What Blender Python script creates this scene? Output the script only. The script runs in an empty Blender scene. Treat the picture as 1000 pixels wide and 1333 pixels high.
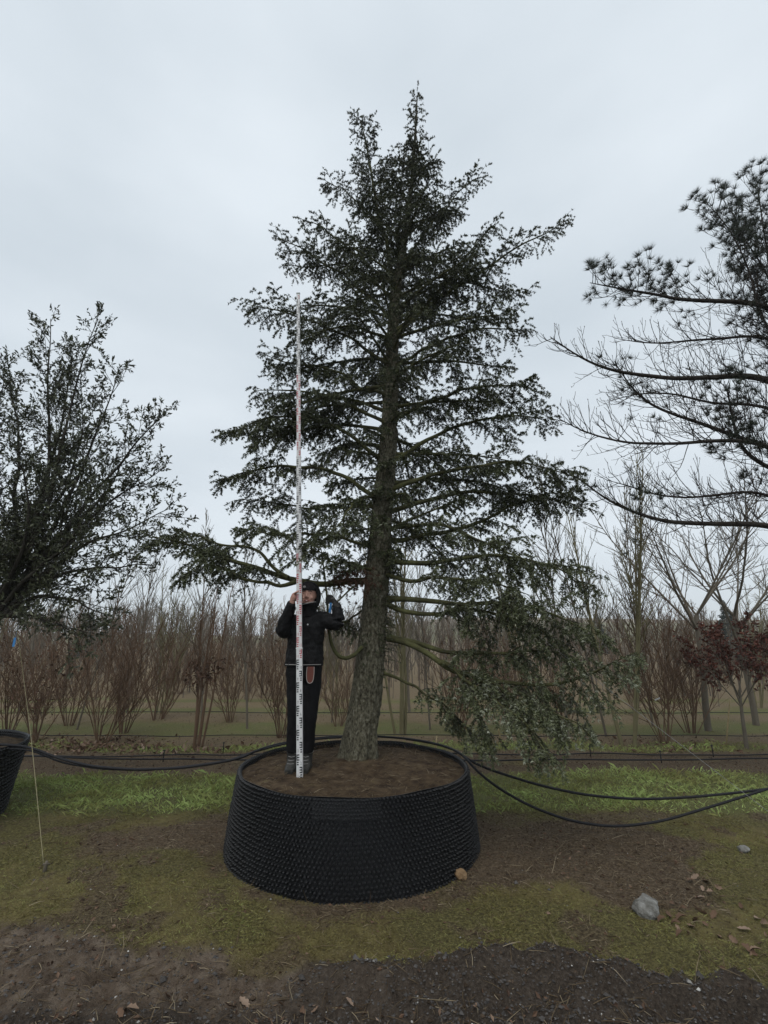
import bpy, bmesh, math, random
import numpy as np
from mathutils import Vector, Matrix

SC = bpy.context.scene
COL = SC.collection
RNG = np.random.default_rng(11)
random.seed(11)
R_ = math.radians

# ------------------------------------------------------------------ camera, sky, sun, exposure
PITCH = R_(15.68); FPX = 604.0; CAMH = 1.744
cam = bpy.data.cameras.new('camera'); camo = bpy.data.objects.new('camera', cam); COL.objects.link(camo)
camo.location = (0, 0, CAMH); camo.rotation_euler = (R_(90) + PITCH, 0, 0)
cam.sensor_fit = 'HORIZONTAL'; cam.sensor_width = 36.0; cam.lens = 36.0 * FPX / 1000.0
cam.clip_start = 0.05; cam.clip_end = 3000
SC.camera = camo
SUN_EL, SUN_ROT = 58, 200
w = bpy.data.worlds.new('World'); SC.world = w; w.use_nodes = True
nt = w.node_tree; nt.nodes.clear()
def N(t, typ, **kw):
    n = t.nodes.new(typ)
    for k, v in kw.items(): setattr(n, k, v)
    return n
out = N(nt, 'ShaderNodeOutputWorld'); bg = N(nt, 'ShaderNodeBackground'); bg.inputs[1].default_value = 0.1
sky = N(nt, 'ShaderNodeTexSky', sky_type='NISHITA'); sky.sun_disc = False
sky.sun_elevation = R_(SUN_EL); sky.sun_rotation = R_(SUN_ROT)
tc = N(nt, 'ShaderNodeTexCoord'); mp = N(nt, 'ShaderNodeMapping'); mp.inputs['Scale'].default_value = (1.0, 1.0, 2.6)
ns = N(nt, 'ShaderNodeTexNoise'); ns.inputs['Scale'].default_value = 1.7; ns.inputs['Detail'].default_value = 5; ns.inputs['Roughness'].default_value = 0.45
rp = N(nt, 'ShaderNodeValToRGB')
rp.color_ramp.elements[0].position = 0.30; rp.color_ramp.elements[0].color = (5.5, 6.2, 6.8, 1)
rp.color_ramp.elements[1].position = 0.72; rp.color_ramp.elements[1].color = (7.35, 8.0, 8.55, 1)
mx = N(nt, 'ShaderNodeMixRGB'); mx.inputs[0].default_value = 0.95
nt.links.new(tc.outputs['Generated'], mp.inputs[0]); nt.links.new(mp.outputs[0], ns.inputs['Vector'])
nt.links.new(ns.outputs['Fac'], rp.inputs[0]); nt.links.new(sky.outputs[0], mx.inputs[1]); nt.links.new(rp.outputs[0], mx.inputs[2])
nt.links.new(mx.outputs[0], bg.inputs[0]); nt.links.new(bg.outputs[0], out.inputs[0])
sun = bpy.data.lights.new('sun', 'SUN'); sun.energy = 1.5; sun.angle = R_(50); sun.color = (1, 0.97, 0.93)
suno = bpy.data.objects.new('sun', sun); COL.objects.link(suno)
_a = R_(SUN_ROT); _e = R_(SUN_EL)
_d = Vector((math.sin(_a) * math.cos(_e), math.cos(_a) * math.cos(_e), math.sin(_e)))
suno.rotation_euler = _d.to_track_quat('Z', 'Y').to_euler(); suno.location = (0, 0, 30)
vs = SC.view_settings; vs.view_transform = 'Standard'; vs.look = 'None'; vs.exposure = 0.15; vs.gamma = 1.0; vs.use_curve_mapping = False
SC.cycles.max_bounces = 6; SC.cycles.diffuse_bounces = 3; SC.cycles.glossy_bounces = 2; SC.cycles.volume_bounces = 2
SC.cycles.use_denoising = True

# ------------------------------------------------------------------ helpers
def unproj(px, py, Y):
    """world point seen at photo pixel (px, py) standing at forward distance Y"""
    x = (px - 500.0) / FPX; u = (666.5 - py) / FPX
    c, s = math.cos(PITCH), math.sin(PITCH)
    t = Y / (c - u * s)
    return np.array([x * t, Y, CAMH + t * (s + u * c)])
def ground_at(px, py, z=0.0):
    u = (666.5 - py) / FPX; c, s = math.cos(PITCH), math.sin(PITCH)
    t = (z - CAMH) / (s + u * c)
    return np.array([(px - 500.0) / FPX * t, t * (c - u * s), z])
def nrm(v):
    return v / np.maximum(np.linalg.norm(v, axis=-1, keepdims=True), 1e-9)

def _hash(ix, iy, seed):
    h = (ix.astype(np.int64) * 374761393 + iy.astype(np.int64) * 668265263 + seed * 1274126177) & 0x7fffffff
    h = ((h ^ (h >> 13)) * 1274126177) & 0x7fffffff
    return ((h ^ (h >> 16)) & 0xffff) / 65535.0
def vnoise(x, y, seed=0):
    x = np.asarray(x, float); y = np.asarray(y, float)
    ix = np.floor(x); iy = np.floor(y); fx = x - ix; fy = y - iy
    fx = fx * fx * (3 - 2 * fx); fy = fy * fy * (3 - 2 * fy)
    a = _hash(ix, iy, seed); b = _hash(ix + 1, iy, seed); c = _hash(ix, iy + 1, seed); d = _hash(ix + 1, iy + 1, seed)
    return (a * (1 - fx) + b * fx) * (1 - fy) + (c * (1 - fx) + d * fx) * fy
def fbm(x, y, scale, octv=4, seed=0, rough=0.5):
    v = 0; a = 1; tot = 0
    for o in range(octv):
        v = v + a * vnoise(np.asarray(x) * scale * 2 ** o + 17.3 * o, np.asarray(y) * scale * 2 ** o - 9.1 * o, seed + o); tot += a; a *= rough
    return v / tot
def sstep(a, b, x):
    t = np.clip((x - a) / (b - a), 0, 1); return t * t * (3 - 2 * t)

class Geo:
    def __init__(s): s.V = []; s.T = []; s.Q = []; s.A = []; s.n = 0
    def add(s, V, T=None, Q=None, A=0.5):
        V = np.asarray(V, float).reshape(-1, 3)
        s.V.append(V); s.A.append(np.broadcast_to(np.asarray(A, float), (len(V),)).copy())
        if T is not None and len(T): s.T.append(np.asarray(T, np.int64).reshape(-1, 3) + s.n)
        if Q is not None and len(Q): s.Q.append(np.asarray(Q, np.int64).reshape(-1, 4) + s.n)
        s.n += len(V); return s
    def tubes(s, P, R, sides=5, A=0.5, cap=False):
        """P [n,k,3] centre lines, R [n,k] radii"""
        P = np.asarray(P, float); 
        if P.ndim == 2: P = P[None]
        n, k, _ = P.shape; R = np.broadcast_to(np.asarray(R, float), (n, k))
        T = np.empty_like(P); T[:, 1:-1] = P[:, 2:] - P[:, :-2]; T[:, 0] = P[:, 1] - P[:, 0]; T[:, -1] = P[:, -1] - P[:, -2]
        T = nrm(T); mean = np.abs(nrm(P[:, -1] - P[:, 0])); ref = np.zeros((n, 3)); ref[np.arange(n), np.argmin(mean, 1)] = 1
        n1 = nrm(np.cross(T, ref[:, None, :])); n2 = np.cross(T, n1)
        a = np.arange(sides) * 2 * np.pi / sides
        V = P[:, :, None] + R[:, :, None, None] * (np.cos(a)[:, None] * n1[:, :, None] + np.sin(a)[:, None] * n2[:, :, None])
        i = np.arange(n)[:, None, None] * k * sides; j = np.arange(k - 1)[None, :, None] * sides; c = np.arange(sides)[None, None]; d = (c + 1) % sides
        Q = np.stack(np.broadcast_arrays(i + j + c, i + j + d, i + j + sides + d, i + j + sides + c), -1)
        A = np.asarray(A, float)
        if A.ndim == 1: A = np.repeat(A, k * sides)
        elif A.ndim == 2: A = np.repeat(A.reshape(-1), sides)
        T2 = None
        if cap:
            base = np.arange(n)[:, None]; m = np.arange(1, sides - 1)[None]
            o0 = base * k * sides; o1 = o0 + (k - 1) * sides
            T2 = np.concatenate([np.stack(np.broadcast_arrays(o0, o0 + m + 1, o0 + m), -1).reshape(-1, 3), np.stack(np.broadcast_arrays(o1, o1 + m, o1 + m + 1), -1).reshape(-1, 3)])
        s.add(V.reshape(-1, 3), T2, Q.reshape(-1, 4), A); return s
    def box(s, lo, hi, M=None, A=0.5):
        x0, y0, z0 = lo; x1, y1, z1 = hi
        V = np.array([[x0, y0, z0], [x1, y0, z0], [x1, y1, z0], [x0, y1, z0], [x0, y0, z1], [x1, y0, z1], [x1, y1, z1], [x0, y1, z1]], float)
        if M is not None: V = V @ np.asarray(M)[:3, :3].T + np.asarray(M)[:3, 3]
        return s.add(V, None, [[0, 3, 2, 1], [4, 5, 6, 7], [0, 1, 5, 4], [1, 2, 6, 5], [2, 3, 7, 6], [3, 0, 4, 7]], A)
    def mesh(s, name, smooth=True):
        V = np.concatenate(s.V) if s.V else np.zeros((0, 3)); T = np.concatenate(s.T) if s.T else np.zeros((0, 3), int); Q = np.concatenate(s.Q) if s.Q else np.zeros((0, 4), int)
        m = bpy.data.meshes.new(name); m.vertices.add(len(V)); m.vertices.foreach_set('co', V.astype(np.float32).ravel())
        loops = np.concatenate([T.ravel(), Q.ravel()]).astype(np.int32); m.loops.add(len(loops)); m.loops.foreach_set('vertex_index', loops)
        nt_, nq = len(T), len(Q); st = np.concatenate([np.arange(nt_) * 3, nt_ * 3 + np.arange(nq) * 4]).astype(np.int32)
        m.polygons.add(nt_ + nq); m.polygons.foreach_set('loop_start', st)
        m.polygons.foreach_set('loop_total', np.concatenate([np.full(nt_, 3), np.full(nq, 4)]).astype(np.int32))
        m.polygons.foreach_set('use_smooth', np.full(nt_ + nq, smooth))
        at = m.attributes.new('tint', 'FLOAT', 'POINT'); at.data.foreach_set('value', np.concatenate(s.A).astype(np.float32))
        m.update(calc_edges=True); return m
    def obj(s, name, mat, parent=None, smooth=True):
        m = s.mesh(name, smooth); m.materials.append(mat); o = bpy.data.objects.new(name, m); COL.objects.link(o)
        if parent is not None: o.parent = parent; o.matrix_parent_inverse = Matrix.Identity(4)
        return o
def tag(o, label=None, cat=None, group=None, kind=None):
    if label: o['label'] = label
    if cat: o['category'] = cat
    if group: o['group'] = group
    if kind: o['kind'] = kind
    return o
def thing(name, label, cat, loc=(0, 0, 0), group=None):
    o = bpy.data.objects.new(name, None); COL.objects.link(o); o.location = loc; o.empty_display_size = 0.1
    return tag(o, label, cat, group)
def copy_tree(o, parent=None):
    c = o.copy(); COL.objects.link(c); c.parent = parent
    for ch in o.children: copy_tree(ch, c)
    return c

def material(name, stops, scale=6.0, rough=0.8, bump=0.0, bscale=None, spec=0.3, tint=0.0, detail=6, stretch=(1, 1, 1), coords='Object', dist=0.02):
    """procedural: colour ramp over noise (+ per-vertex tint attribute), noise bump"""
    m = bpy.data.materials.new(name); m.use_nodes = True; t = m.node_tree; b = t.nodes['Principled BSDF']
    b.inputs['Roughness'].default_value = rough; b.inputs['Specular IOR Level'].default_value = spec
    tcn = N(t, 'ShaderNodeTexCoord'); mpn = N(t, 'ShaderNodeMapping'); mpn.inputs['Scale'].default_value = stretch
    t.links.new(tcn.outputs[coords], mpn.inputs[0])
    nz = N(t, 'ShaderNodeTexNoise'); nz.inputs['Scale'].default_value = scale; nz.inputs['Detail'].default_value = detail; nz.inputs['Roughness'].default_value = 0.6
    t.links.new(mpn.outputs[0], nz.inputs['Vector'])
    ramp = N(t, 'ShaderNodeValToRGB'); els = ramp.color_ramp.elements
    while len(els) < len(stops): els.new(0.5)
    for e, (p, c) in zip(els, stops): e.position = p; e.color = (*c, 1)
    if tint > 0:
        at = N(t, 'ShaderNodeAttribute', attribute_name='tint'); mxn = N(t, 'ShaderNodeMath', operation='MULTIPLY_ADD'); mxn.inputs[1].default_value = 1 - tint
        ml = N(t, 'ShaderNodeMath', operation='MULTIPLY'); ml.inputs[1].default_value = tint
        t.links.new(at.outputs['Fac'], ml.inputs[0]); t.links.new(nz.outputs['Fac'], mxn.inputs[0]); t.links.new(ml.outputs[0], mxn.inputs[2])
        t.links.new(mxn.outputs[0], ramp.inputs[0])
    else: t.links.new(nz.outputs['Fac'], ramp.inputs[0])
    t.links.new(ramp.outputs[0], b.inputs['Base Color'])
    if bump > 0:
        n2 = N(t, 'ShaderNodeTexNoise'); n2.inputs['Scale'].default_value = bscale or scale * 3; n2.inputs['Detail'].default_value = 8; n2.inputs['Roughness'].default_value = 0.65
        t.links.new(mpn.outputs[0], n2.inputs['Vector'])
        bp = N(t, 'ShaderNodeBump'); bp.inputs['Strength'].default_value = bump; bp.inputs['Distance'].default_value = dist
        t.links.new(n2.outputs['Fac'], bp.inputs['Height']); t.links.new(bp.outputs[0], b.inputs['Normal'])
    return m

M = {}
M['cedar_leaf'] = material('cedar_needles', [(0.12, (0.024, 0.031, 0.013)), (0.38, (0.054, 0.064, 0.025)), (0.66, (0.105, 0.118, 0.057)), (1.0, (0.30, 0.315, 0.24))], 1.2, 0.55, spec=0.35, tint=0.75)
M['cedar_bark'] = material('cedar_bark', [(0.32, (0.030, 0.025, 0.017)), (0.45, (0.115, 0.105, 0.072)), (0.56, (0.19, 0.178, 0.122)), (0.72, (0.33, 0.31, 0.25))], 34, 0.9, 1.0, 60, 0.15, stretch=(1.3, 1.3, 0.75), dist=0.05, detail=12)
M['cedar_limb'] = material('cedar_limb_bark', [(0.3, (0.03, 0.027, 0.015)), (0.55, (0.078, 0.078, 0.032)), (0.75, (0.13, 0.135, 0.055))], 7, 0.85, 0.5, 40, 0.2)
M['cedar_twig'] = material('cedar_twig_bark', [(0.3, (0.03, 0.026, 0.018)), (0.7, (0.06, 0.055, 0.04))], 9, 0.85, spec=0.2)
M['oak_leaf'] = material('evergreen_leaf', [(0.1, (0.030, 0.036, 0.018)), (0.45, (0.058, 0.066, 0.030)), (0.75, (0.11, 0.118, 0.062)), (1.0, (0.24, 0.245, 0.18))], 1.5, 0.5, spec=0.4, tint=0.8)
M['oak_bark'] = material('evergreen_bark', [(0.3, (0.02, 0.017, 0.014)), (0.7, (0.06, 0.055, 0.042))], 9, 0.9, 0.6, 40, 0.2)
M['pine_bark'] = material('pine_bark', [(0.3, (0.018, 0.014, 0.012)), (0.6, (0.04, 0.034, 0.027)), (0.8, (0.075, 0.07, 0.05))], 9, 0.9, 0.7, 40, 0.2)
M['pine_leaf'] = material('pine_needles', [(0.2, (0.018, 0.026, 0.016)), (0.6, (0.035, 0.046, 0.028)), (1.0, (0.07, 0.085, 0.055))], 2, 0.55, spec=0.3, tint=0.8)
M['plastic'] = material('black_plastic', [(0.3, (0.003, 0.0033, 0.004)), (0.68, (0.006, 0.0064, 0.0075)), (0.8, (0.018, 0.016, 0.014))], 5, 0.48, 0.15, 60, 0.34)
M['hose'] = material('black_hose', [(0.3, (0.008, 0.008, 0.01)), (0.7, (0.012, 0.012, 0.014))], 12, 0.6, 0.1, 80, 0.25)
M['soil'] = material('potting_soil', [(0.3, (0.026, 0.017, 0.011)), (0.48, (0.062, 0.043, 0.027)), (0.62, (0.10, 0.072, 0.044)), (0.8, (0.13, 0.115, 0.055))], 9, 0.95, 1.0, 60, 0.1, detail=12)
M['straw'] = material('dry_stem', [(0.2, (0.05, 0.032, 0.018)), (0.6, (0.13, 0.095, 0.055)), (1.0, (0.3, 0.25, 0.17))], 3, 0.85, spec=0.2, tint=0.85)
M['leaf'] = material('dead_leaf', [(0.1, (0.04, 0.022, 0.014)), (0.5, (0.11, 0.065, 0.04)), (0.8, (0.19, 0.13, 0.09)), (1.0, (0.30, 0.23, 0.18))], 4, 0.75, 0.3, 40, 0.25, tint=0.8)
M['grass'] = material('grass_blades', [(0.05, (0.10, 0.078, 0.034)), (0.32, (0.155, 0.136, 0.047)), (0.62, (0.21, 0.22, 0.072)), (0.95, (0.33, 0.42, 0.14))], 1.0, 0.6, spec=0.25, tint=0.9)
M['gravel'] = material('gravel', [(0.1, (0.03, 0.027, 0.025)), (0.55, (0.09, 0.083, 0.078)), (0.85, (0.3, 0.29, 0.27)), (1.0, (0.55, 0.54, 0.51))], 5, 0.8, 0.2, 60, 0.3, tint=0.92)
M['rock'] = material('pale_rock', [(0.3, (0.07, 0.066, 0.055)), (0.46, (0.15, 0.145, 0.13)), (0.75, (0.33, 0.33, 0.315))], 14, 0.85, 1.0, 30, 0.25)
M['brown_rock'] = material('brown_rock', [(0.3, (0.10, 0.06, 0.03)), (0.7, (0.30, 0.20, 0.11))], 14, 0.85, 0.6, 40, 0.2)
M['shrub'] = material('shrub_bark', [(0.2, (0.070, 0.041, 0.025)), (0.6, (0.145, 0.092, 0.058)), (0.9, (0.25, 0.195, 0.135))], 5, 0.85, spec=0.2, tint=0.7)
M['greybark'] = material('grey_bark', [(0.2, (0.075, 0.062, 0.048)), (0.6, (0.155, 0.135, 0.105)), (0.9, (0.24, 0.22, 0.175))], 5, 0.85, 0.4, 40, spec=0.2, tint=0.6)
M['greenbark'] = material('green_bark', [(0.2, (0.085, 0.073, 0.04)), (0.6, (0.18, 0.162, 0.088)), (0.9, (0.27, 0.25, 0.16))], 5, 0.85, 0.4, 40, spec=0.2, tint=0.6)
M['redleaf'] = material('copper_leaf', [(0.2, (0.055, 0.020, 0.014)), (0.6, (0.125, 0.042, 0.028)), (1.0, (0.21, 0.09, 0.055))], 3, 0.7, spec=0.25, tint=0.8)
M['brownleaf'] = material('retained_leaf', [(0.2, (0.05, 0.026, 0.016)), (0.6, (0.10, 0.055, 0.035)), (1.0, (0.17, 0.10, 0.065))], 3, 0.75, spec=0.2, tint=0.8)
M['wood'] = material('far_wood_twigs', [(0.2, (0.085, 0.068, 0.052)), (0.6, (0.15, 0.122, 0.094)), (1.0, (0.22, 0.185, 0.145))], 0.2, 0.9, spec=0.1, tint=0.7)
M['fir'] = material('far_fir', [(0.2, (0.012, 0.02, 0.016)), (0.7, (0.026, 0.038, 0.028)), (1.0, (0.045, 0.06, 0.045))], 1, 0.8, spec=0.1, tint=0.8)
M['cane'] = material('bamboo_cane', [(0.3, (0.20, 0.15, 0.07)), (0.7, (0.36, 0.29, 0.16))], 12, 0.6)
M['twine'] = material('yellow_twine', [(0.3, (0.17, 0.15, 0.085)), (0.7, (0.27, 0.24, 0.14))], 40, 0.8)
M['wire'] = material('grey_wire', [(0.3, (0.16, 0.16, 0.155)), (0.7, (0.28, 0.28, 0.27))], 30, 0.5, spec=0.5)

# ------------------------------------------------------------------ ground
POT = np.array([-0.284, 4.963]); POT_RT, POT_RB, POT_H = 1.065, 1.129, 0.623
def mud_edge(x):
    return np.interp(x, [-4, -2.3, -1.3, -0.43, 0.6, 1.12, 1.5, 2.0, 4], [3.85, 3.62, 3.38, 3.22, 3.26, 3.22, 3.1, 2.85, 2.4]) + 0.16 * (fbm(x, x * 0.3, 3.0, 3, 5) - 0.5)
def gz(x, y):
    x = np.asarray(x, float); y = np.asarray(y, float)
    near = sstep(14, 6, y)
    z = 0.06 * (fbm(x, y, 0.55, 3, 1) - 0.5) * sstep(60, 8, y)
    z = z + near * (0.05 * (fbm(x, y, 2.6, 4, 2) - 0.5) + 0.022 * (fbm(x, y, 11, 3, 3) - 0.5))
    e = y - mud_edge(x)
    mud = sstep(0.05, -0.12, e)
    ridge = np.exp(-((e + 0.10) / 0.10) ** 2) * sstep(-0.7, 0.2, x)
    z = z + 0.125 * ridge * (0.4 + 1.2 * fbm(x, y, 3.5, 2, 9)) + mud * (-0.02 + 0.08 * (fbm(x, y, 9, 4, 8) - 0.5) * (1 + sstep(-0.6, 0.3, x)))
    z = z + 0.045 * (fbm(x, y, 16, 3, 31) - 0.5) * mud + 0.016 * (fbm(x, y, 15, 2, 33) - 0.5) * near
    # soil thrown up along the far planting rows
    for yr, amp in ((7.9, 0.05), (9.3, 0.05), (12.0, 0.05)):
        z = z + amp * np.exp(-((y - yr) / 0.45) ** 2) * (0.4 + fbm(x, y, 3.2, 3, 14))
    # worked soil beside the pot
    s = soil_mask(x, y)
    z = z + s * 0.05 * (fbm(x, y, 8, 4, 21) - 0.4)
    d = np.hypot(x - POT[0], y - POT[1])
    z = z * (0.35 + 0.65 * sstep(1.0, 1.5, d))
    # the land beyond climbs to a low wooded hill left and a field right
    z = z + 1.5 * sstep(40, 110, y) + 16.0 * sstep(140, 340, y) * (0.35 + 0.65 * sstep(-60, 60, x) + 0.06 * np.sin(x * 0.021))
    return z
def soil_mask(x, y):
    a = 1.15 * np.exp(-(((x - 1.7) / 1.15) ** 2 + ((y - 4.75) / 0.72) ** 2) ** 1.5) + 0.45 * np.exp(-((np.hypot(x - POT[0], y - POT[1]) - 1.2) / 0.2) ** 2)
    b = 0.7 * np.exp(-(((x + 2.4) / 0.9) ** 2 + ((y - 4.95) / 0.5) ** 2))
    c = 0.6 * np.exp(-(((x - 2.1) / 0.5) ** 2 + ((y - 3.9) / 0.4) ** 2))
    m = a + b + c + 0.9 * (fbm(x, y, 2.3, 4, 41) - 0.5)
    return sstep(0.32, 0.62, m) * sstep(5.9, 5.4, y) * sstep(-0.05, 0.25, y - mud_edge(x))
def zones(x, y):
    e = y - mud_edge(x) + 0.34 * (fbm(x, y, 5, 4, 51) - 0.5)
    mud = sstep(0.04, -0.08, e)
    n = fbm(x, y, 1.7, 4, 61)
    yw = y + (0.5 + 0.10 * np.clip(y - 6, 0, 20)) * (fbm(x, y, 0.7, 3, 62) - 0.5)
    bright = sstep(5.45, 5.75, yw) * sstep(7.35, 6.95, yw)
    for a, b in ((8.35, 8.9), (9.8, 11.3), (12.6, 13.6), (15, 15.8), (150, 260)):
        bright = np.maximum(bright, (0.45 + 0.7 * n) * sstep(a - 0.15, a + 0.2, yw) * sstep(b + 0.2, b - 0.15, yw))
    row = sstep(6.95, 7.3, yw) * (1 - bright)
    soil = np.maximum(soil_mask(x, y), row * sstep(0.25, 0.6, 0.6 + (n - 0.4)))
    soil = soil * (1 - 0.8 * bright)
    soil = np.maximum(soil, 0.75 * sstep(0.56, 0.66, fbm(x, y, 3.1, 4, 75)) * (1 - mud) * (1 - 0.7 * bright)); moss = np.clip((1 - mud) * (1 - soil), 0, 1)
    patch = sstep(0.40, 0.62, fbm(x, y, 2.2, 5, 71))
    return mud, soil, moss, bright, patch

def axis(lo, hi, fine_lo, fine_hi, step, grow):
    a = list(np.arange(fine_lo, fine_hi, step)); s = step; v = fine_hi
    while v < hi: a.append(v); s *= grow; v += s
    a.append(hi); s = step; v = fine_lo - step; b = []
    while v > lo: b.append(v); s *= grow; v -= s
    b.append(lo); return np.array(b[::-1] + a)
gx = axis(-900, 900, -3.4, 3.6, 0.029, 1.09); gy = axis(-40, 1500, 2.5, 6.2, 0.023, 1.05)
X, Y = np.meshgrid(gx, gy); Z = gz(X, Y)
g = Geo(); nx, ny = len(gx), len(gy)
i = (np.arange(ny - 1)[:, None] * nx + np.arange(nx - 1)[None]).ravel()
g.add(np.stack([X, Y, Z], -1), None, np.stack([i, i + 1, i + nx + 1, i + nx], -1))
def ground_material():
    m = bpy.data.materials.new('ground'); m.use_nodes = True; t = m.node_tree; b = t.nodes['Principled BSDF']
    b.inputs['Roughness'].default_value = 0.95; b.inputs['Specular IOR Level'].default_value = 0.15
    tcn = N(t, 'ShaderNodeTexCoord')
    def noise(scale, detail=8, rough=0.65):
        n = N(t, 'ShaderNodeTexNoise'); n.inputs['Scale'].default_value = scale; n.inputs['Detail'].default_value = detail; n.inputs['Roughness'].default_value = rough
        t.links.new(tcn.outputs['Object'], n.inputs['Vector']); return n.outputs['Fac']
    def ramp(f, *stops):
        r = N(t, 'ShaderNodeValToRGB'); els = r.color_ramp.elements
        while len(els) < len(stops): els.new(0.5)
        for e_, (p, c) in zip(els, stops): e_.position = p; e_.color = (*c, 1)
        t.links.new(f, r.inputs[0]); return r.outputs[0]
    def at(nm):
        a = N(t, 'ShaderNodeAttribute', attribute_name=nm); return a.outputs['Fac']
    def mix(f, a, b_):
        x = N(t, 'ShaderNodeMixRGB'); t.links.new(f, x.inputs[0]); t.links.new(a, x.inputs[1]); t.links.new(b_, x.inputs[2]); return x.outputs[0]
    fine = noise(55, 10); mid = noise(9)
    soilc = ramp(fine, (0.3, (0.034, 0.022, 0.015)), (0.5, (0.092, 0.066, 0.044)), (0.68, (0.175, 0.132, 0.09)), (0.85, (0.26, 0.21, 0.15)))
    mossc = ramp(fine, (0.32, (0.036, 0.029, 0.014)), (0.5, (0.10, 0.088, 0.034)), (0.68, (0.19, 0.168, 0.068)))
    olive = ramp(mid, (0.35, (0.10, 0.077, 0.036)), (0.5, (0.145, 0.116, 0.047)), (0.65, (0.20, 0.168, 0.068)))
    brightc = ramp(fine, (0.3, (0.055, 0.058, 0.021)), (0.55, (0.12, 0.128, 0.045)), (0.75, (0.18, 0.185, 0.075)))
    mudc = ramp(mid, (0.3, (0.055, 0.039, 0.027)), (0.5, (0.12, 0.090, 0.066)), (0.7, (0.20, 0.16, 0.122)))
    mudd = ramp(fine, (0.3, (0.018, 0.014, 0.011)), (0.55, (0.058, 0.046, 0.036)), (0.8, (0.135, 0.112, 0.09)))
    c = mix(at('patch'), mossc, olive)
    c = mix(at('bright'), c, brightc)
    litterc = ramp(fine, (0.3, (0.06, 0.042, 0.026)), (0.5, (0.155, 0.115, 0.07)), (0.7, (0.26, 0.205, 0.13)))
    c = mix(at('soil'), c, mix(at('far'), soilc, litterc))
    mm = mix(at('dark'), mudc, mudd)
    c = mix(at('mud'), c, mm)
    t.links.new(c, b.inputs['Base Color'])
    bp = N(t, 'ShaderNodeBump'); bp.inputs['Strength'].default_value = 1.0; bp.inputs['Distance'].default_value = 0.035
    t.links.new(fine, bp.inputs['Height']); t.links.new(bp.outputs[0], b.inputs['Normal'])
    return m
ground = g.obj('ground', ground_material()); ground['kind'] = 'structure'
mud, soil, moss, bright, patch = zones(X.ravel(), Y.ravel())
dark = sstep(-0.9, 0.1, X.ravel() + 0.6 * (fbm(X.ravel(), Y.ravel(), 3, 3, 77) - 0.5)) * 0.9
dark = np.maximum(dark, sstep(3.0, 2.8, Y.ravel()))
for nm, v in (('mud', mud), ('soil', soil * 0.92), ('bright', bright), ('patch', patch * 0.7), ('dark', dark), ('far', sstep(7.6, 9.5, Y.ravel()))):
    a = ground.data.attributes.new(nm, 'FLOAT', 'POINT'); a.data.foreach_set('value', v.astype(np.float32))

# ------------------------------------------------------------------ growth helpers
UP = np.array([0, 0, 1.0])
def grow(P0, D0, L, B, k=6, wob=0.08):
    n = len(P0); D = nrm(D0); P = np.empty((n, k, 3)); P[:, 0] = P0; L = np.broadcast_to(np.asarray(L, float), (n,))
    B = np.broadcast_to(np.asarray(B, float), (n, 3)); wv = np.zeros((n, 3))
    for j in range(1, k):
        wv = wv + RNG.normal(0, wob, (n, 3)); d = nrm(D + B * (j / (k - 1)) + wv)
        P[:, j] = P[:, j - 1] + d * (L / (k - 1))[:, None]
    return P
def resample(pts, k, wob=0.0):
    pts = np.asarray(pts, float); d = np.concatenate([[0], np.cumsum(np.linalg.norm(np.diff(pts, axis=0), axis=1))]); t = np.linspace(0, d[-1], k)
    # Catmull-style smoothing: interpolate then blur once
    q = np.stack([np.interp(t, d, pts[:, c]) for c in range(3)], 1)
    for _ in range(2): q[1:-1] = 0.25 * q[:-2] + 0.5 * q[1:-1] + 0.25 * q[2:]
    if wob: q[1:-1] += RNG.normal(0, wob, (k - 2, 3))
    return q
def along(P, t):
    """points and tangents at params t [n,m] of polylines P [n,k,3]"""
    n, k, _ = P.shape; f = np.clip(t, 0, 0.9999) * (k - 1); i = f.astype(int); u = (f - i)[..., None]; r = np.arange(n)[:, None]
    a = P[r, i]; b = P[r, i + 1]; return a + (b - a) * u, nrm(b - a)
def spawn(P, L, spacing, t0, t1, ang, angj, lenf, upb=0.0, vert=0.0, flat=True, minlen=0.03, vj=0.12):
    """children of branches P: returns P0, D0, L, parent index, t.  lenf(t, parentL) -> child length"""
    outs = []
    for b in range(len(P)):
        m = max(2, int(L[b] * (t1 - t0) / spacing)); t = t0 + (t1 - t0) * (np.arange(m) + RNG.uniform(0.1, 0.9, m)) / m
        p, T = along(P[b:b + 1], t[None]); p = p[0]; T = T[0]
        side = np.where((np.arange(m) % 2) == 0, 1.0, -1.0)[:, None]
        lat = nrm(np.cross(T, UP) + 1e-6) * side
        if not flat:
            ph = RNG.uniform(0, 2 * np.pi, m)[:, None]; bi = np.cross(T, lat); lat = lat * np.cos(ph) + bi * np.sin(ph)
        a = (ang + RNG.normal(0, angj, m))[:, None]
        D = np.cos(a) * T + np.sin(a) * lat + UP * (vert + RNG.normal(0, vj, m))[:, None]
        ln = np.maximum(lenf(t, L[b]) * RNG.uniform(0.65, 1.25, m), minlen)
        outs.append((p, nrm(D), ln, np.full(m, b), t))
    return [np.concatenate([o[c] for o in outs]) for c in range(5)]
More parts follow.
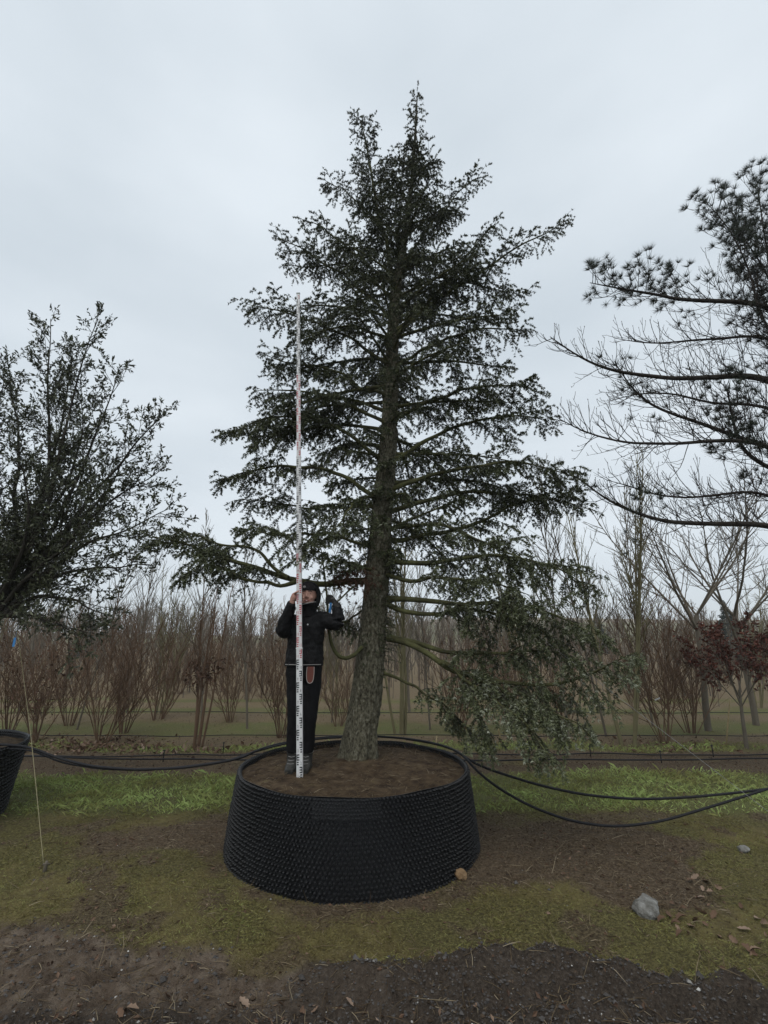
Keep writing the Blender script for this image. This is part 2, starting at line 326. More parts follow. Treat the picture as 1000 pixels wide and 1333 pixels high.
def rosettes(geo, P, D, size, width, needles, tint, spread=0.75):
    """small star-like needle bunches: thin triangles radiating from P about axis D"""
    n = len(P); D = nrm(D); ref = np.where(np.abs(D[:, 2:3]) < 0.8, UP, np.array([1.0, 0, 0])); a = nrm(np.cross(D, ref)); b = np.cross(D, a)
    ph = RNG.uniform(0, 6.28, (n, 1)) + np.arange(needles) * 6.28 / needles + RNG.normal(0, 0.3, (n, needles))
    el = np.clip(RNG.normal(spread, 0.25, (n, needles)), 0.1, 1.5)
    d = D[:, None] * np.cos(el)[..., None] + (a[:, None] * np.cos(ph)[..., None] + b[:, None] * np.sin(ph)[..., None]) * np.sin(el)[..., None]
    s = nrm(np.cross(d, RNG.normal(0, 1, (n, needles, 3)))); ln = (size * RNG.uniform(0.7, 1.2, (n, needles)))[..., None]
    wd = width * 0.5
    base = P[:, None] + 0 * d; tip = base + d * ln; mid = base + d * ln * 0.45
    V = np.stack([mid - s * wd - d * ln * 0.4, mid + s * wd - d * ln * 0.4, tip], 2)
    A = np.repeat(np.broadcast_to(np.asarray(tint, float), (n,)), needles * 3)
    geo.add(V.reshape(-1, 3), np.arange(n * needles * 3).reshape(-1, 3), None, A)
def leaves(geo, P, D, size, aspect, tint, fold=0.25):
    """one pointed folded leaf (4 verts, 2 tris) at each P along D"""
    n = len(P); D = nrm(D); s = nrm(np.cross(D, RNG.normal(0, 1, (n, 3)))); nn = np.cross(D, s)
    ln = (np.broadcast_to(size, (n,)) * RNG.uniform(0.6, 1.25, n))[:, None]; wd = ln * aspect * 0.5
    tip = P + D * ln; l = P + D * ln * 0.45 + s * wd + nn * wd * fold * 2; r = P + D * ln * 0.45 - s * wd + nn * wd * fold * 2
    V = np.stack([P, l, tip, r], 1); o = np.arange(n)[:, None] * 4
    geo.add(V.reshape(-1, 3), np.concatenate([o + [0, 1, 2], o + [0, 2, 3]]), None, np.repeat(np.broadcast_to(np.asarray(tint, float), (n,)), 4))

# ------------------------------------------------------------------ the cedar
TY = 5.15
cedar = thing('cedar_tree', 'tall dark cedar with twin tops and mossy trunk growing in the wide black container', 'tree', tuple(ground_at(468, 990, 0.6)))
CO = np.array(cedar.location)
def U(pts, Y0, Y1=None):
    Y1 = Y0 if Y1 is None else Y1; n = len(pts); return np.array([unproj(p[0], p[1], Y0 + (Y1 - Y0) * i / (n - 1)) for i, p in enumerate(pts)])
def bark_tube(P, R, sides, amp, seed, A=0.5):
    """trunk with ridged, fissured relief"""
    g_ = Geo(); g_.tubes(P[None], R[None], sides); V = g_.V[0].reshape(len(P), sides, 3); C = P[:, None]
    dz = np.concatenate([[0], np.cumsum(np.linalg.norm(np.diff(P, axis=0), axis=1))])[:, None]; a = (np.arange(sides) * 2 * np.pi / sides)[None]
    cx, cy = np.cos(a), np.sin(a)
    n1 = fbm(cx * 2 + dz * 0.8, cy * 2 + dz * 0.5, 1.6, 3, seed) - 0.5
    n2 = np.abs(fbm(a * 4.2 + 0.35 * np.sin(dz * 9) + 0 * dz, dz * 7 + 0 * a, 1.0, 3, seed + 5) - 0.5) * 2
    n3 = fbm(a * 9 + 0 * dz, dz * 26 + 0 * a, 1.0, 3, seed + 9) - 0.5
    blend = np.sin(np.clip(a / (2 * np.pi), 0, 1) * np.pi) ** 0.3
    r = R[:, None] * (1 + 0.16 * n1) + amp * (n2 - 0.4) * blend + amp * 0.8 * n3 * blend
    g_.V[0] = (C + nrm(V - C) * r[..., None]).reshape(-1, 3); return g_
tr = U([(466, 995), (469, 960), (474, 925), (480, 880), (485, 830), (489, 780), (493, 730), (497, 680), (501, 630), (506, 570), (509, 510), (511, 450), (513, 400), (520, 350), (530, 290), (536, 240), (540, 190), (542, 150), (543, 124)], TY, 5.2)
tr[0, 2] -= 0.05
k = 320; trp = resample(tr, k); tl = np.linspace(0, 1, k)
trr = np.interp(tl, [0, 0.012, 0.04, 0.10, 0.2, 0.35, 0.5, 0.65, 0.8, 1], [0.215, 0.19, 0.165, 0.152, 0.135, 0.108, 0.085, 0.06, 0.03, 0.005])
g = bark_tube(trp, trr, 80, 0.030, 3)
# root flare lobes
V = g.V[0].reshape(k, 80, 3); aa = np.arange(80) * 2 * np.pi / 80
fl = np.exp(-(trp[:, 2] - trp[0, 2]) / 0.13)[:, None] * (0.035 * np.cos(4 * aa + 0.6) + 0.03 * np.cos(7 * aa))[None]
V += nrm(V - trp[:, None]) * fl[..., None]; g.V[0] = V.reshape(-1, 3) - CO
g.obj('trunk', M['cedar_bark'], cedar)

def limb(pts, Y0, Y1=None, r=0.03, fol=0.3, dens=1.0, droop=0.25, tint=0.0, blen=0.40):
    return dict(P=resample(U(pts, Y0, Y1), 14, 0.022), r=r * 0.78, fol=fol, dens=dens, droop=droop, tint=tint, blen=blen)
LIMBS = [
    limb([(513, 440), (560, 395), (620, 355), (665, 330), (705, 305), (738, 286)], TY, 5.0, 0.030, 0.25, blen=0.24),
    limb([(514, 430), (565, 390), (598, 345), (628, 305), (650, 288)], TY, 5.2, 0.024, 0.25, blen=0.26),
    limb([(520, 350), (550, 305), (585, 265), (605, 240), (630, 230)], TY, 5.15, 0.022, 0.2, blen=0.26),
    limb([(512, 480), (560, 450), (610, 430), (660, 425), (682, 430)], TY, 5.0, 0.028),
    limb([(520, 400), (560, 375), (600, 365), (640, 375), (680, 385)], TY, 5.3, 0.026),
    limb([(510, 545), (560, 520), (620, 505), (680, 500), (702, 512)], TY, 4.9, 0.032),
    limb([(508, 600), (560, 570), (620, 548), (690, 535), (718, 552)], TY, 5.2, 0.034),
    limb([(505, 640), (545, 620), (600, 605), (660, 600), (720, 605), (750, 622)], TY, 4.8, 0.035, 0.3),
    limb([(500, 668), (540, 655), (600, 640), (660, 640), (720, 650), (765, 662)], TY, 5.4, 0.036, 0.3),
    limb([(497, 700), (545, 700), (600, 690), (660, 665), (700, 640), (745, 640)], TY, 5.5, 0.034, 0.35),
    limb([(495, 730), (560, 735), (640, 720), (720, 735), (770, 765)], TY, 4.7, 0.036, 0.3, tint=0.1),
    limb([(497, 690), (540, 680), (600, 690), (650, 715), (700, 745)], TY, 4.55, 0.030, 0.3, tint=0.1),
    limb([(492, 745), (530, 755), (580, 750), (640, 760), (690, 775)], TY, 4.5, 0.030, 0.35, droop=0.3, tint=0.1),
    limb([(502, 780), (540, 783), (585, 788), (640, 782), (720, 800), (785, 828)], TY, 4.35, 0.036, 0.38, droop=0.4, tint=0.14, blen=0.40),
    limb([(502, 785), (530, 800), (575, 802), (610, 790), (660, 800), (720, 830)], TY, 4.6, 0.030, 0.45, droop=0.4, tint=0.12),
    limb([(505, 830), (545, 838), (590, 852), (640, 852), (690, 842), (740, 850)], TY, 4.6, 0.034, 0.5, droop=0.5, tint=0.15, blen=0.40),
    limb([(505, 830), (550, 842), (585, 872), (640, 890), (720, 898), (780, 880), (825, 850)], TY, 4.3, 0.040, 0.42, droop=0.6, tint=0.2, blen=0.45),
    limb([(575, 862), (610, 885), (650, 915), (690, 945), (718, 985)], 4.85, 4.15, 0.022, 0.15, 1.3, 0.7, 0.2, 0.34),
    limb([(620, 885), (680, 905), (730, 930), (770, 960)], 4.7, 4.3, 0.018, 0.1, 1.2, 0.7, 0.22, 0.3),
    limb([(600, 880), (610, 915), (625, 950), (640, 975)], 4.75, 4.5, 0.016, 0.1, 1.0, 0.7, 0.16, 0.26),
    limb([(498, 876), (530, 888), (562, 905), (590, 925), (610, 950)], TY, 4.9, 0.018, 0.5, 0.8, 0.6, 0.12, 0.26),
    limb([(485, 757), (440, 764), (405, 764), (370, 750), (330, 735), (290, 722), (240, 705), (192, 696)], TY, 4.85, 0.044, 0.55, 1.4, 0.25, 0.04, 0.30),
    limb([(385, 757), (350, 763), (315, 755), (290, 735), (255, 735), (235, 750)], 4.95, 4.7, 0.024, 0.5, 1.3, 0.3, 0.04, 0.26),
    limb([(375, 752), (350, 735), (325, 712), (280, 705), (225, 690)], 4.95, 5.1, 0.022, 0.45, 1.3, 0.2, 0.04, 0.24),
    limb([(497, 655), (455, 625), (420, 608), (380, 606), (335, 612), (286, 628)], TY, 4.95, 0.034, 0.35, 1.2),
    limb([(495, 662), (450, 660), (400, 660), (360, 655), (320, 650)], TY, 5.4, 0.022, 0.5),
    limb([(500, 600), (455, 565), (405, 540), (350, 540), (292, 566)], TY, 5.0, 0.032, 0.35, 1.1),
    limb([(508, 555), (450, 520), (410, 530), (370, 560), (330, 575)], TY, 4.8, 0.028, 0.35),
    limb([(508, 520), (450, 490), (400, 475), (365, 470), (345, 462)], TY, 5.2, 0.028, 0.25),
    limb([(510, 480), (460, 440), (410, 420), (360, 405), (322, 396)], TY, 5.05, 0.028, 0.3),
    limb([(509, 445), (460, 420), (420, 430), (380, 445)], TY, 4.8, 0.024),
    limb([(512, 420), (465, 370), (425, 345), (390, 320), (362, 308)], TY, 5.05, 0.026, 0.3, blen=0.26),
    limb([(513, 390), (470, 350), (440, 340), (400, 350), (375, 345)], TY, 5.4, 0.022),
    limb([(512, 370), (465, 330), (430, 300), (392, 285)], TY, 5.1, 0.022, 0.3, blen=0.26),
    limb([(500, 300), (470, 265), (445, 245), (422, 234)], TY, 5.1, 0.016, 0.25, blen=0.22),
    limb([(497, 720), (460, 700), (420, 692), (370, 700), (315, 688)], TY, 4.7, 0.024, 0.4, 1.0, 0.3, 0.1),
    limb([(490, 745), (465, 735), (430, 728), (400, 712)], TY, 4.6, 0.018, 0.3, 1.0, 0.3, 0.1),
    limb([(500, 640), (470, 650), (450, 665), (430, 690)], TY, 4.5, 0.02, 0.25, 1.0, 0.4, 0.06),
    limb([(486, 790), (460, 805), (440, 810), (420, 800)], TY, 5.5, 0.016, 0.4, 0.8, 0.4),
    # second leader
    limb([(516, 380), (505, 320), (494, 280), (485, 235), (478, 195), (466, 152)], TY, 5.15, 0.04, 0.0, 1.4, 0.1, 0.0, 0.28),
]
# the main leader's own short side shoots
LIMBS.append(dict(P=resample(tr[12:], 14), r=0.0, fol=0.05, dens=1.0, droop=0.1, tint=0.0, blen=0.17))
LIMBS[-1]['P'][-1, 2] += 0.1
# limbs filling the rest of the crown, mostly behind and to the sides of the trunk
def trunk_at(z): return np.array([np.interp(z, trp[:, 2], trp[:, c]) for c in range(3)])
def crown_r(z): return np.interp(z, [2.4, 3.0, 4.0, 5.6, 7, 8, 9, 9.9], [1.9, 2.1, 2.0, 1.7, 1.1, 0.62, 0.25, 0.12])
zs_ = np.linspace(2.6, 8.7, 80); az0 = 0.4
for z in zs_:
    az0 += 2.4; az = az0 + RNG.normal(0, 0.25); d = np.array([math.cos(az), math.sin(az), 0.0])
    front = max(0.0, -d[1]); L = crown_r(z) * (1 - 0.55 * front ** 1.5) * RNG.uniform(0.72, 1.0)
    if front > 0.5 and z < 4.6: L *= 0.55
    if z < 3.9 and d[0] < 0.1: L *= 0.45
    if z < 3.2: L *= 0.75
    rise = np.interp(z, [2.4, 4, 6, 9], [0.1, 0.3, 0.6, 1.0]) + RNG.normal(0, 0.24)
    P = grow(trunk_at(z)[None], (d + UP * rise)[None], [L * 1.05], (0, 0, -0.45), 14, 0.03)[0]
    LIMBS.append(dict(P=P, r=0.008 + 0.009 * L, fol=0.2, dens=0.95, droop=0.28, tint=0.0, blen=0.19 + 0.16 * min(1, L / 1.6)))

# limbs, branchlets, twigs, needles
leafg = Geo(); twigg = Geo(); nl = 0
for q in LIMBS:
    P = q['P']; L = np.linalg.norm(np.diff(P, axis=0), axis=1).sum()
    if q['r'] > 0:
        kk = 26; Pf = resample(P, kk); rr = q['r'] * (1 - np.linspace(0, 1, kk)) ** 0.8 + 0.0035; rr[:3] *= [1.35, 1.15, 1.05]
        gl = bark_tube(Pf, rr, 8, 0.003, 40 + nl); gl.V[0] = gl.V[0] - CO
        gl.obj('branch', M['cedar_limb'], cedar); nl += 1
    blen = q['blen']; t0 = q['fol'] * 0.75
    p, D, ln, par, t = spawn(P[None], [L], 0.054 / q['dens'], t0, 1.0, 0.95, 0.18, lambda t, l: blen * (0.35 + 0.75 * np.sin(np.clip((t - t0) / (1.001 - t0), 0, 1) * 2.6 + 0.45)), vert=0.0, flat=(blen > 0.18), vj=0.42)
    B1 = grow(p, D, ln, (0, 0, -q['droop']), 7, 0.06)
    twigg.tubes(B1[:, ::2] - CO, 0.0042 * (1 - 0.7 * np.linspace(0, 1, 4))[None] * np.ones((len(B1), 1)), 3)
    p2, D2, l2, par2, t2 = spawn(B1, ln, 0.043, 0.10, 1.0, 0.85, 0.28, lambda t, l: 0.10 + 0.30 * l * (1.05 - t), vert=-0.02)
    # limb tip and branchlet tips carry on as twigs
    pe, De = B1[:, -1], nrm(B1[:, -1] - B1[:, -2])
    p2 = np.concatenate([p2, pe]); D2 = np.concatenate([D2, De]); l2 = np.concatenate([l2, np.full(len(pe), 0.10)])
    pt = along(P[None], np.linspace(max(q['fol'], 0.1), 1, 14)[None]); extra = nrm(pt[1][0] + RNG.normal(0, 0.6, (14, 3)))
    p2 = np.concatenate([p2, pt[0][0]]); D2 = np.concatenate([D2, extra]); l2 = np.concatenate([l2, np.full(14, 0.13)])
    B2 = grow(p2, D2, l2, (0, 0, -0.55 - q['droop'] * 1.4), 3, 0.14)
    twigg.tubes(B2[:, ::2] - CO, 0.0022 * np.array([1, 0.5])[None] * np.ones((len(B2), 1)), 3)
    # needle bunches along the twigs
    m = 9; tt = (np.arange(m) + RNG.uniform(0.2, 0.8, (len(B2), m))) / m
    rp_, rT = along(B2, tt); keep = RNG.random((len(B2), m)) < np.clip(l2 / 0.175, 0.33, 1)[:, None]
    base = np.clip(0.31 + q['tint'] * 1.5 + RNG.normal(0, 0.16, len(B2)), 0.0, 0.95)[:, None] + RNG.normal(0, 0.07, (len(B2), m))
    base = base + (RNG.random((len(B2), m)) < 0.05 + q['tint'] * 0.35) * RNG.uniform(0.2, 0.5, (len(B2), m))
    rosettes(leafg, (rp_[keep] - CO), rT[keep], 0.030, 0.0130, 5, base[keep], 0.9)
# short shoots clothing the trunk
nz_ = 420; zz = trp[0, 2] + np.abs(RNG.normal(0, 1, nz_)) * 0 + RNG.choice([1.45, 1.75, 2.3, 3.2, 4.2, 5.2], nz_) + RNG.normal(0, 0.28, nz_)
pp = np.array([trunk_at(z) for z in zz]); rr_ = np.interp(zz, trp[:, 2], trr); ph = RNG.uniform(0, 6.28, nz_); ph = np.where(zz < 2.9, RNG.normal(-0.5, 0.9, nz_), ph)
dd = np.stack([np.cos(ph), np.sin(ph), 0.1 + 0 * ph], 1); B = grow(pp + dd * rr_[:, None] * 0.95, dd, RNG.uniform(0.06, 0.2, nz_), (0, 0, -0.5), 4, 0.15)
twigg.tubes(B - CO, np.array([0.003, 0.0025, 0.002, 0.001])[None] * np.ones((nz_, 1)), 3)
tt = (np.arange(6) + RNG.uniform(0.2, 0.8, (nz_, 6))) / 6; rp_, rT = along(B, tt)
rosettes(leafg, rp_.reshape(-1, 3) - CO, rT.reshape(-1, 3), 0.024, 0.006, 6, np.clip(RNG.normal(0.36, 0.12, nz_ * 6), 0, 1), 0.85)
o = twigg.obj('twigs', M['cedar_twig'], cedar); o['kind'] = 'stuff'
o = leafg.obj('crown', M['cedar_leaf'], cedar, smooth=False); o['kind'] = 'stuff'
dg_ = Geo(); nd = 90; pd_ = np.array([unproj(RNG.normal(462, 14), RNG.normal(752, 9), RNG.uniform(4.8, 5.05)) for _ in range(nd)]); dd = nrm(RNG.normal(0, 1, (nd, 3)) - UP * 0.4); Bd = grow(pd_, dd, RNG.uniform(0.05, 0.12, nd), (0, 0, -0.6), 3, 0.2); dg_.tubes(Bd - CO, np.array([[0.002, 0.0016, 0.001]]), 3)
tt = RNG.uniform(0.1, 1, (nd, 7)); rp_, rT = along(Bd, tt); rosettes(dg_, rp_.reshape(-1, 3) - CO, rT.reshape(-1, 3), 0.026, 0.008, 6, RNG.uniform(0.2, 0.9, nd * 7), 0.85); o = dg_.obj('dead_needles', M['brownleaf'], cedar, smooth=False); o['kind'] = 'stuff'; o['label'] = 'rusty brown dead sprays beside the trunk'
# bare looping branch the person holds, with its blue tag
lp = U([(472, 842), (462, 853), (450, 858), (439, 854), (431, 838), (428, 815), (427, 795), (425, 770), (421, 735), (418, 715)], 5.0, 4.72); lp = resample(lp, 40, 0.002)
gl = Geo(); gl.tubes(lp[None] - CO, np.interp(np.linspace(0, 1, 40), [0, 0.35, 0.6, 1], [0.022, 0.017, 0.011, 0.005])[None], 8); gl.obj('branch', M['cedar_limb'], cedar)
gl = Geo(); sd = U([(427, 795), (445, 778), (458, 765), (470, 758)], 4.75, 5.0); gl.tubes(resample(sd, 16)[None] - CO, np.linspace(0.007, 0.011, 16)[None], 7); gl.obj('branch', M['cedar_limb'], cedar)

# ------------------------------------------------------------------ containers
def wall_r(a, u, Rb, Rt, seed, warp):
    r = Rb + (Rt - Rb) * u
    return r * (1 + warp * (fbm(np.cos(a) * 1.3 + 5, np.sin(a) * 1.3 + u * 0.5, 1.4, 2, seed) - 0.5)) + 0.012 * np.sin(u * np.pi) * np.sin(5 * a + seed)
def stud_sheet(geo, a0, a1, z0, z1, Rb, Rt, H, seed, warp, pitch, hgt, off, S=6):
    """dimpled sheet: a backing wall plus a staggered field of blunt cones"""
    na = max(8, int(abs(a1 - a0) / (2 * np.pi) * 220)); nzz = 14
    A_, U_ = np.meshgrid(np.linspace(a0, a1, na), np.linspace(z0, z1, nzz)); r = wall_r(A_, U_ / H, Rb, Rt, seed, warp) + off
    i_ = (np.arange(nzz - 1)[:, None] * na + np.arange(na - 1)[None]).ravel()
    geo.add(np.stack([np.cos(A_) * r, np.sin(A_) * r, U_], -1), None, np.stack([i_, i_ + 1, i_ + na + 1, i_ + na], -1))
    rows = int((z1 - z0) / (pitch * 0.866)); cols = int(abs(a1 - a0) * (Rb + Rt) / 2 / pitch)
    rr, cc = np.meshgrid(np.arange(rows), np.arange(cols), indexing='ij')
    a = a0 + (cc + 0.5 * (rr % 2) + 0.25) / cols * (a1 - a0); z = z0 + (rr + 0.55) * (z1 - z0) / rows
    a = (a + RNG.normal(0, 0.0018, a.shape)).ravel(); z = (z + RNG.normal(0, 0.0018, z.shape)).ravel()
    r = wall_r(a, z / H, Rb, Rt, seed, warp) + off; c = np.stack([np.cos(a) * r, np.sin(a) * r, z], 1)
    n_ = np.stack([np.cos(a), np.sin(a), np.full_like(a, 0.06)], 1); t_ = np.stack([-np.sin(a), np.cos(a), 0 * a], 1); b_ = np.cross(n_, t_)
    th = np.arange(S) * 2 * np.pi / S; rings = [(0.40 * pitch, -0.002), (0.33 * pitch, 0.4 * hgt), (0.24 * pitch, 0.92 * hgt), (0.13 * pitch, hgt)]
    hv = RNG.uniform(0.85, 1.1, len(c))[:, None]
    V = np.stack([c[:, None] + n_[:, None] * (h_ * hv)[:, None] + rad * (t_[:, None] * np.cos(th)[None, :, None] + b_[:, None] * np.sin(th)[None, :, None]) for rad, h_ in rings], 1)
    n = len(c); o0 = np.arange(n)[:, None, None] * 4 * S; j = np.arange(3)[None, :, None] * S; k_ = np.arange(S)[None, None]; d_ = (k_ + 1) % S
    Q = np.stack(np.broadcast_arrays(o0 + j + k_, o0 + j + d_, o0 + j + S + d_, o0 + j + S + k_), -1).reshape(-1, 4)
    m_ = np.arange(1, S - 1)[None]; o3 = np.arange(n)[:, None] * 4 * S + 3 * S
    T = np.stack(np.broadcast_arrays(o3, o3 + m_, o3 + m_ + 1), -1).reshape(-1, 3)
    geo.add(V.reshape(-1, 3), T, Q)
def container(label, cx, cy, Rb, Rt, H, seed, warp, soil_drop, group):
    c = thing('plant_container', label, 'container', (cx, cy, 0), group)
    g_ = Geo(); stud_sheet(g_, 0, 2 * np.pi, -0.02, H, Rb, Rt, H, seed, warp, 0.033 if seed == 4 else 0.045, 0.021, 0.0, 6 if seed == 4 else 4)
    o_ = g_.obj('dimpled_wall', M['plastic'], c, smooth=True); o_['kind'] = 'stuff'
    # inner skin and the lip
    na = 240; a = np.linspace(0, 2 * np.pi, na + 1)[:-1]; g_ = Geo(); zz = [H - 0.14, H - 0.05, H + 0.004, H + 0.004]; of = [-0.012, -0.010, -0.004, 0.001]
    V = np.stack([np.stack([np.cos(a) * (wall_r(a, z / H, Rb, Rt, seed, warp) + f), np.sin(a) * (wall_r(a, z / H, Rb, Rt, seed, warp) + f), np.full(na, z) + 0.005 * np.sin(a * 9 + seed)], 1) for z, f in zip(zz, of)])
    i_ = np.arange(na); j_ = (i_ + 1) % na
    g_.add(V.reshape(-1, 3), None, np.concatenate([np.stack([r_ * na + j_, r_ * na + i_, (r_ + 1) * na + i_, (r_ + 1) * na + j_], 1) for r_ in range(3)]))
    # knobs of the sheet standing inward along the lip (seen at the far side)
    ks = 200; a2 = np.arange(ks) * 2 * np.pi / ks
    for zr, ofs in ((H - 0.018, 0), (H - 0.047, 0.5)):
        a3 = a2 + ofs * 2 * np.pi / ks; rw = wall_r(a3, zr / H, Rb, Rt, seed, warp) - 0.010; c0 = np.stack([np.cos(a3) * rw, np.sin(a3) * rw, np.full(ks, zr)], 1); nn_ = np.stack([np.cos(a3), np.sin(a3), 0 * a3], 1)
        g_.tubes(np.stack([c0, c0 - nn_ * 0.012], 1), np.array([[0.013, 0.004]]), 6, cap=True)
    g_.obj('rim', M['plastic'], c)
    # soil
    nr = 40; na = 110; u = np.linspace(0, 1, nr)[:, None]; a = (np.arange(na) * 2 * np.pi / na)[None]; r = u * (wall_r(a, 0.95, Rb, Rt, seed, warp) - 0.012)
    x = np.cos(a) * r; y = np.sin(a) * r
    z = H - soil_drop + 0.05 * (1 - u) ** 1 + 0.05 * (fbm(x + 9, y, 2.6, 4, seed + 3) - 0.5) + 0.03 * (fbm(x, y, 14, 3, seed + 7) - 0.5) + 0.012 * (fbm(x, y, 45, 2, seed + 8) - 0.5) - 0.02 * sstep(0.8, 1.0, u)
    i_ = (np.arange(nr - 1)[:, None] * na + np.arange(na)[None]).ravel(); j_ = (np.arange(nr - 1)[:, None] * na + (np.arange(na)[None] + 1) % na).ravel()
    g_ = Geo(); g_.add(np.stack([x, y, z], -1), None, np.stack([i_, j_, j_ + na, i_ + na], -1)); so = g_.obj('soil', M['soil'], c)
    return c, so
pot, pot_soil = container('wide black dimpled plastic container holding the tall cedar', POT[0], POT[1], POT_RB, POT_RT, POT_H, 4, 0.02, 0.034, None)
# overlapping end panel of the rolled sheet, front of the pot, finer dimples
g = Geo(); stud_sheet(g, R_(-103), R_(-76), POT_H - 0.135, POT_H + 0.002, POT_RB, POT_RT, POT_H, 4, 0.02, 0.024, 0.009, 0.017)
o = g.obj('overlap_panel', M['plastic'], pot); o['kind'] = 'stuff'
# tie wires round the wall
def arc(cx, cy, r, z, a0, a1, n=60): a = np.linspace(a0, a1, n); return np.stack([cx + np.cos(a) * r, cy + np.sin(a) * r, np.full(n, z)], 1)
pot2, _ = container('black dimpled plastic container under the evergreen oak, flaring to its rim', -4.93, 5.25, 0.93, 1.03, 0.70, 9, 0.02, 0.05, None)
# litter on the potting soil
sx = POT[0] + 0; g = Geo(); n = 2600; a = RNG.uniform(0, 6.28, n); r = np.sqrt(RNG.random(n)) * 1.0; p = np.stack([np.cos(a) * r, np.sin(a) * r, np.full(n, POT_H - 0.03)], 1) + np.array([0, 0, 1]) * (0.05 * (1 - r) + 0.008)[:, None]
d = nrm(np.stack([RNG.normal(0, 1, n), RNG.normal(0, 1, n), RNG.normal(0.12, 0.15, n)], 1))
P = grow(p, d, RNG.uniform(0.02, 0.09, n), (0, 0, -0.2), 3, 0.2); g.tubes(P, np.array([[0.0016, 0.0016, 0.0006]]), 3, A=np.clip(RNG.normal(0.35, 0.25, n), 0, 1))
o = g.obj('needle_litter', M['straw'], pot); o['kind'] = 'stuff'

# ------------------------------------------------------------------ evergreen oak on the left
oak = thing('evergreen_oak', 'dark small-leaved evergreen oak with upswept stems in the flared black container', 'tree', (-4.5, 5.3, 0.68)); OO = np.array(oak.location)
trk = resample(np.array([[-4.5, 5.3, 0.6], [-4.48, 5.3, 1.1], [-4.40, 5.3, 1.55], unproj(-30, 825, 5.3)]), 40); f0 = trk[-1]
g = bark_tube(trk, np.linspace(0.13, 0.095, 40), 24, 0.008, 77); g.V[0] -= OO; g.obj('trunk', M['oak_bark'], oak)
def stem(pts, Y0, Y1): return resample(np.concatenate([f0[None], U(pts, Y0, Y1)]), 12, 0.02)
ST = [stem([(5, 790), (40, 720), (62, 620), (64, 520), (60, 440), (66, 415)], 5.3, 5.3), stem([(8, 780), (55, 690), (75, 590), (100, 490), (128, 415)], 5.3, 5.1),
      stem([(10, 785), (70, 690), (115, 590), (140, 520), (155, 480)], 5.3, 5.3), stem([(15, 785), (90, 680), (150, 610), (200, 555), (216, 535)], 5.3, 5.0),
      stem([(10, 785), (90, 700), (160, 640), (212, 610)], 5.3, 5.4), stem([(10, 790), (90, 720), (160, 690), (225, 660)], 5.3, 5.2),
      stem([(5, 795), (80, 745), (140, 735), (195, 735)], 5.3, 5.0), stem([(5, 800), (60, 770), (110, 780), (140, 800)], 5.3, 5.0), stem([(0, 800), (40, 800), (80, 815), (110, 830)], 5.3, 4.9),
      stem([(-10, 780), (20, 690), (25, 580), (10, 470)], 5.3, 5.5), stem([(-10, 780), (0, 660), (-20, 560), (5, 500)], 5.3, 5.0), stem([(-5, 790), (40, 680), (95, 640), (110, 560), (105, 520)], 5.3, 5.8),
      stem([(-5, 795), (50, 740), (100, 700), (120, 650)], 5.3, 4.6), stem([(-10, 790), (30, 730), (40, 660), (30, 600)], 5.3, 4.6),
      stem([(0, 780), (60, 640), (85, 540), (95, 460)], 5.3, 5.7), stem([(0, 790), (70, 700), (130, 660), (175, 580)], 5.3, 5.8)]
for j in range(12):
    az = math.pi * (0.55 + 0.95 * j / 11) + RNG.normal(0, 0.1); el = RNG.uniform(0.25, 1.35); L = RNG.uniform(2.0, 3.6) * (0.6 + 0.4 * math.sin(el))
    ST.append(grow(f0[None], np.array([[math.cos(az) * math.cos(el), math.sin(az) * math.cos(el) * 0.9, math.sin(el)]]), [L], (0, 0, 0.25), 12, 0.04)[0])
lg = Geo(); tg = Geo()
for P in ST:
    L = np.linalg.norm(np.diff(P, axis=0), axis=1).sum(); pf = resample(P, 30); gl = Geo(); gl.tubes(pf[None] - OO, (0.032 * (1 - np.linspace(0, 1, 30)) ** 1.1 + 0.004)[None], 8); gl.obj('branch', M['oak_bark'], oak)
    p, D, ln, par, t = spawn(P[None], [L], 0.085, 0.15, 1.0, 0.75, 0.2, lambda t, l: 0.14 + 0.34 * np.sin(np.clip(t, 0, 1) * 2.6 + 0.3), vert=0.12, flat=False)
    B1 = grow(p, D, ln, (0, 0, 0.25), 6, 0.08); tg.tubes(B1 - OO, 0.0055 * (1 - 0.7 * np.linspace(0, 1, 6))[None] * np.ones((len(B1), 1)), 3)
    p2, D2, l2, par2, t2 = spawn(B1, ln, 0.042, 0.15, 1.0, 0.75, 0.25, lambda t, l: 0.08 + 0.28 * l * (1.1 - t), vert=0.08, flat=False)
    p2 = np.concatenate([p2, B1[:, -1]]); D2 = np.concatenate([D2, nrm(B1[:, -1] - B1[:, -2])]); l2 = np.concatenate([l2, np.full(len(B1), 0.08)])
    B2 = grow(p2, D2, l2, (0, 0, 0.1), 3, 0.1); tg.tubes(B2 - OO, np.array([[0.0026, 0.002, 0.001]]) * np.ones((len(B2), 1)), 3)
    m = 9; tt = (np.arange(m) + RNG.uniform(0.1, 0.9, (len(B2), m))) / m; tt[:, -1] = 0.99; rp_, rT = along(B2, 0.25 + 0.75 * tt)
    keep = RNG.random((len(B2), m)) < 0.85; dl = rT[keep] * 0.7 + RNG.normal(0, 0.6, (keep.sum(), 3)); tn = np.clip(RNG.normal(0.30, 0.14, keep.sum()) + (RNG.random(keep.sum()) < 0.06) * 0.45, 0, 1)
    leaves(lg, rp_[keep] - OO, dl, 0.050, 0.42, tn)
o = tg.obj('twigs', M['oak_bark'], oak); o['kind'] = 'stuff'; o = lg.obj('crown', M['oak_leaf'], oak, smooth=False); o['kind'] = 'stuff'

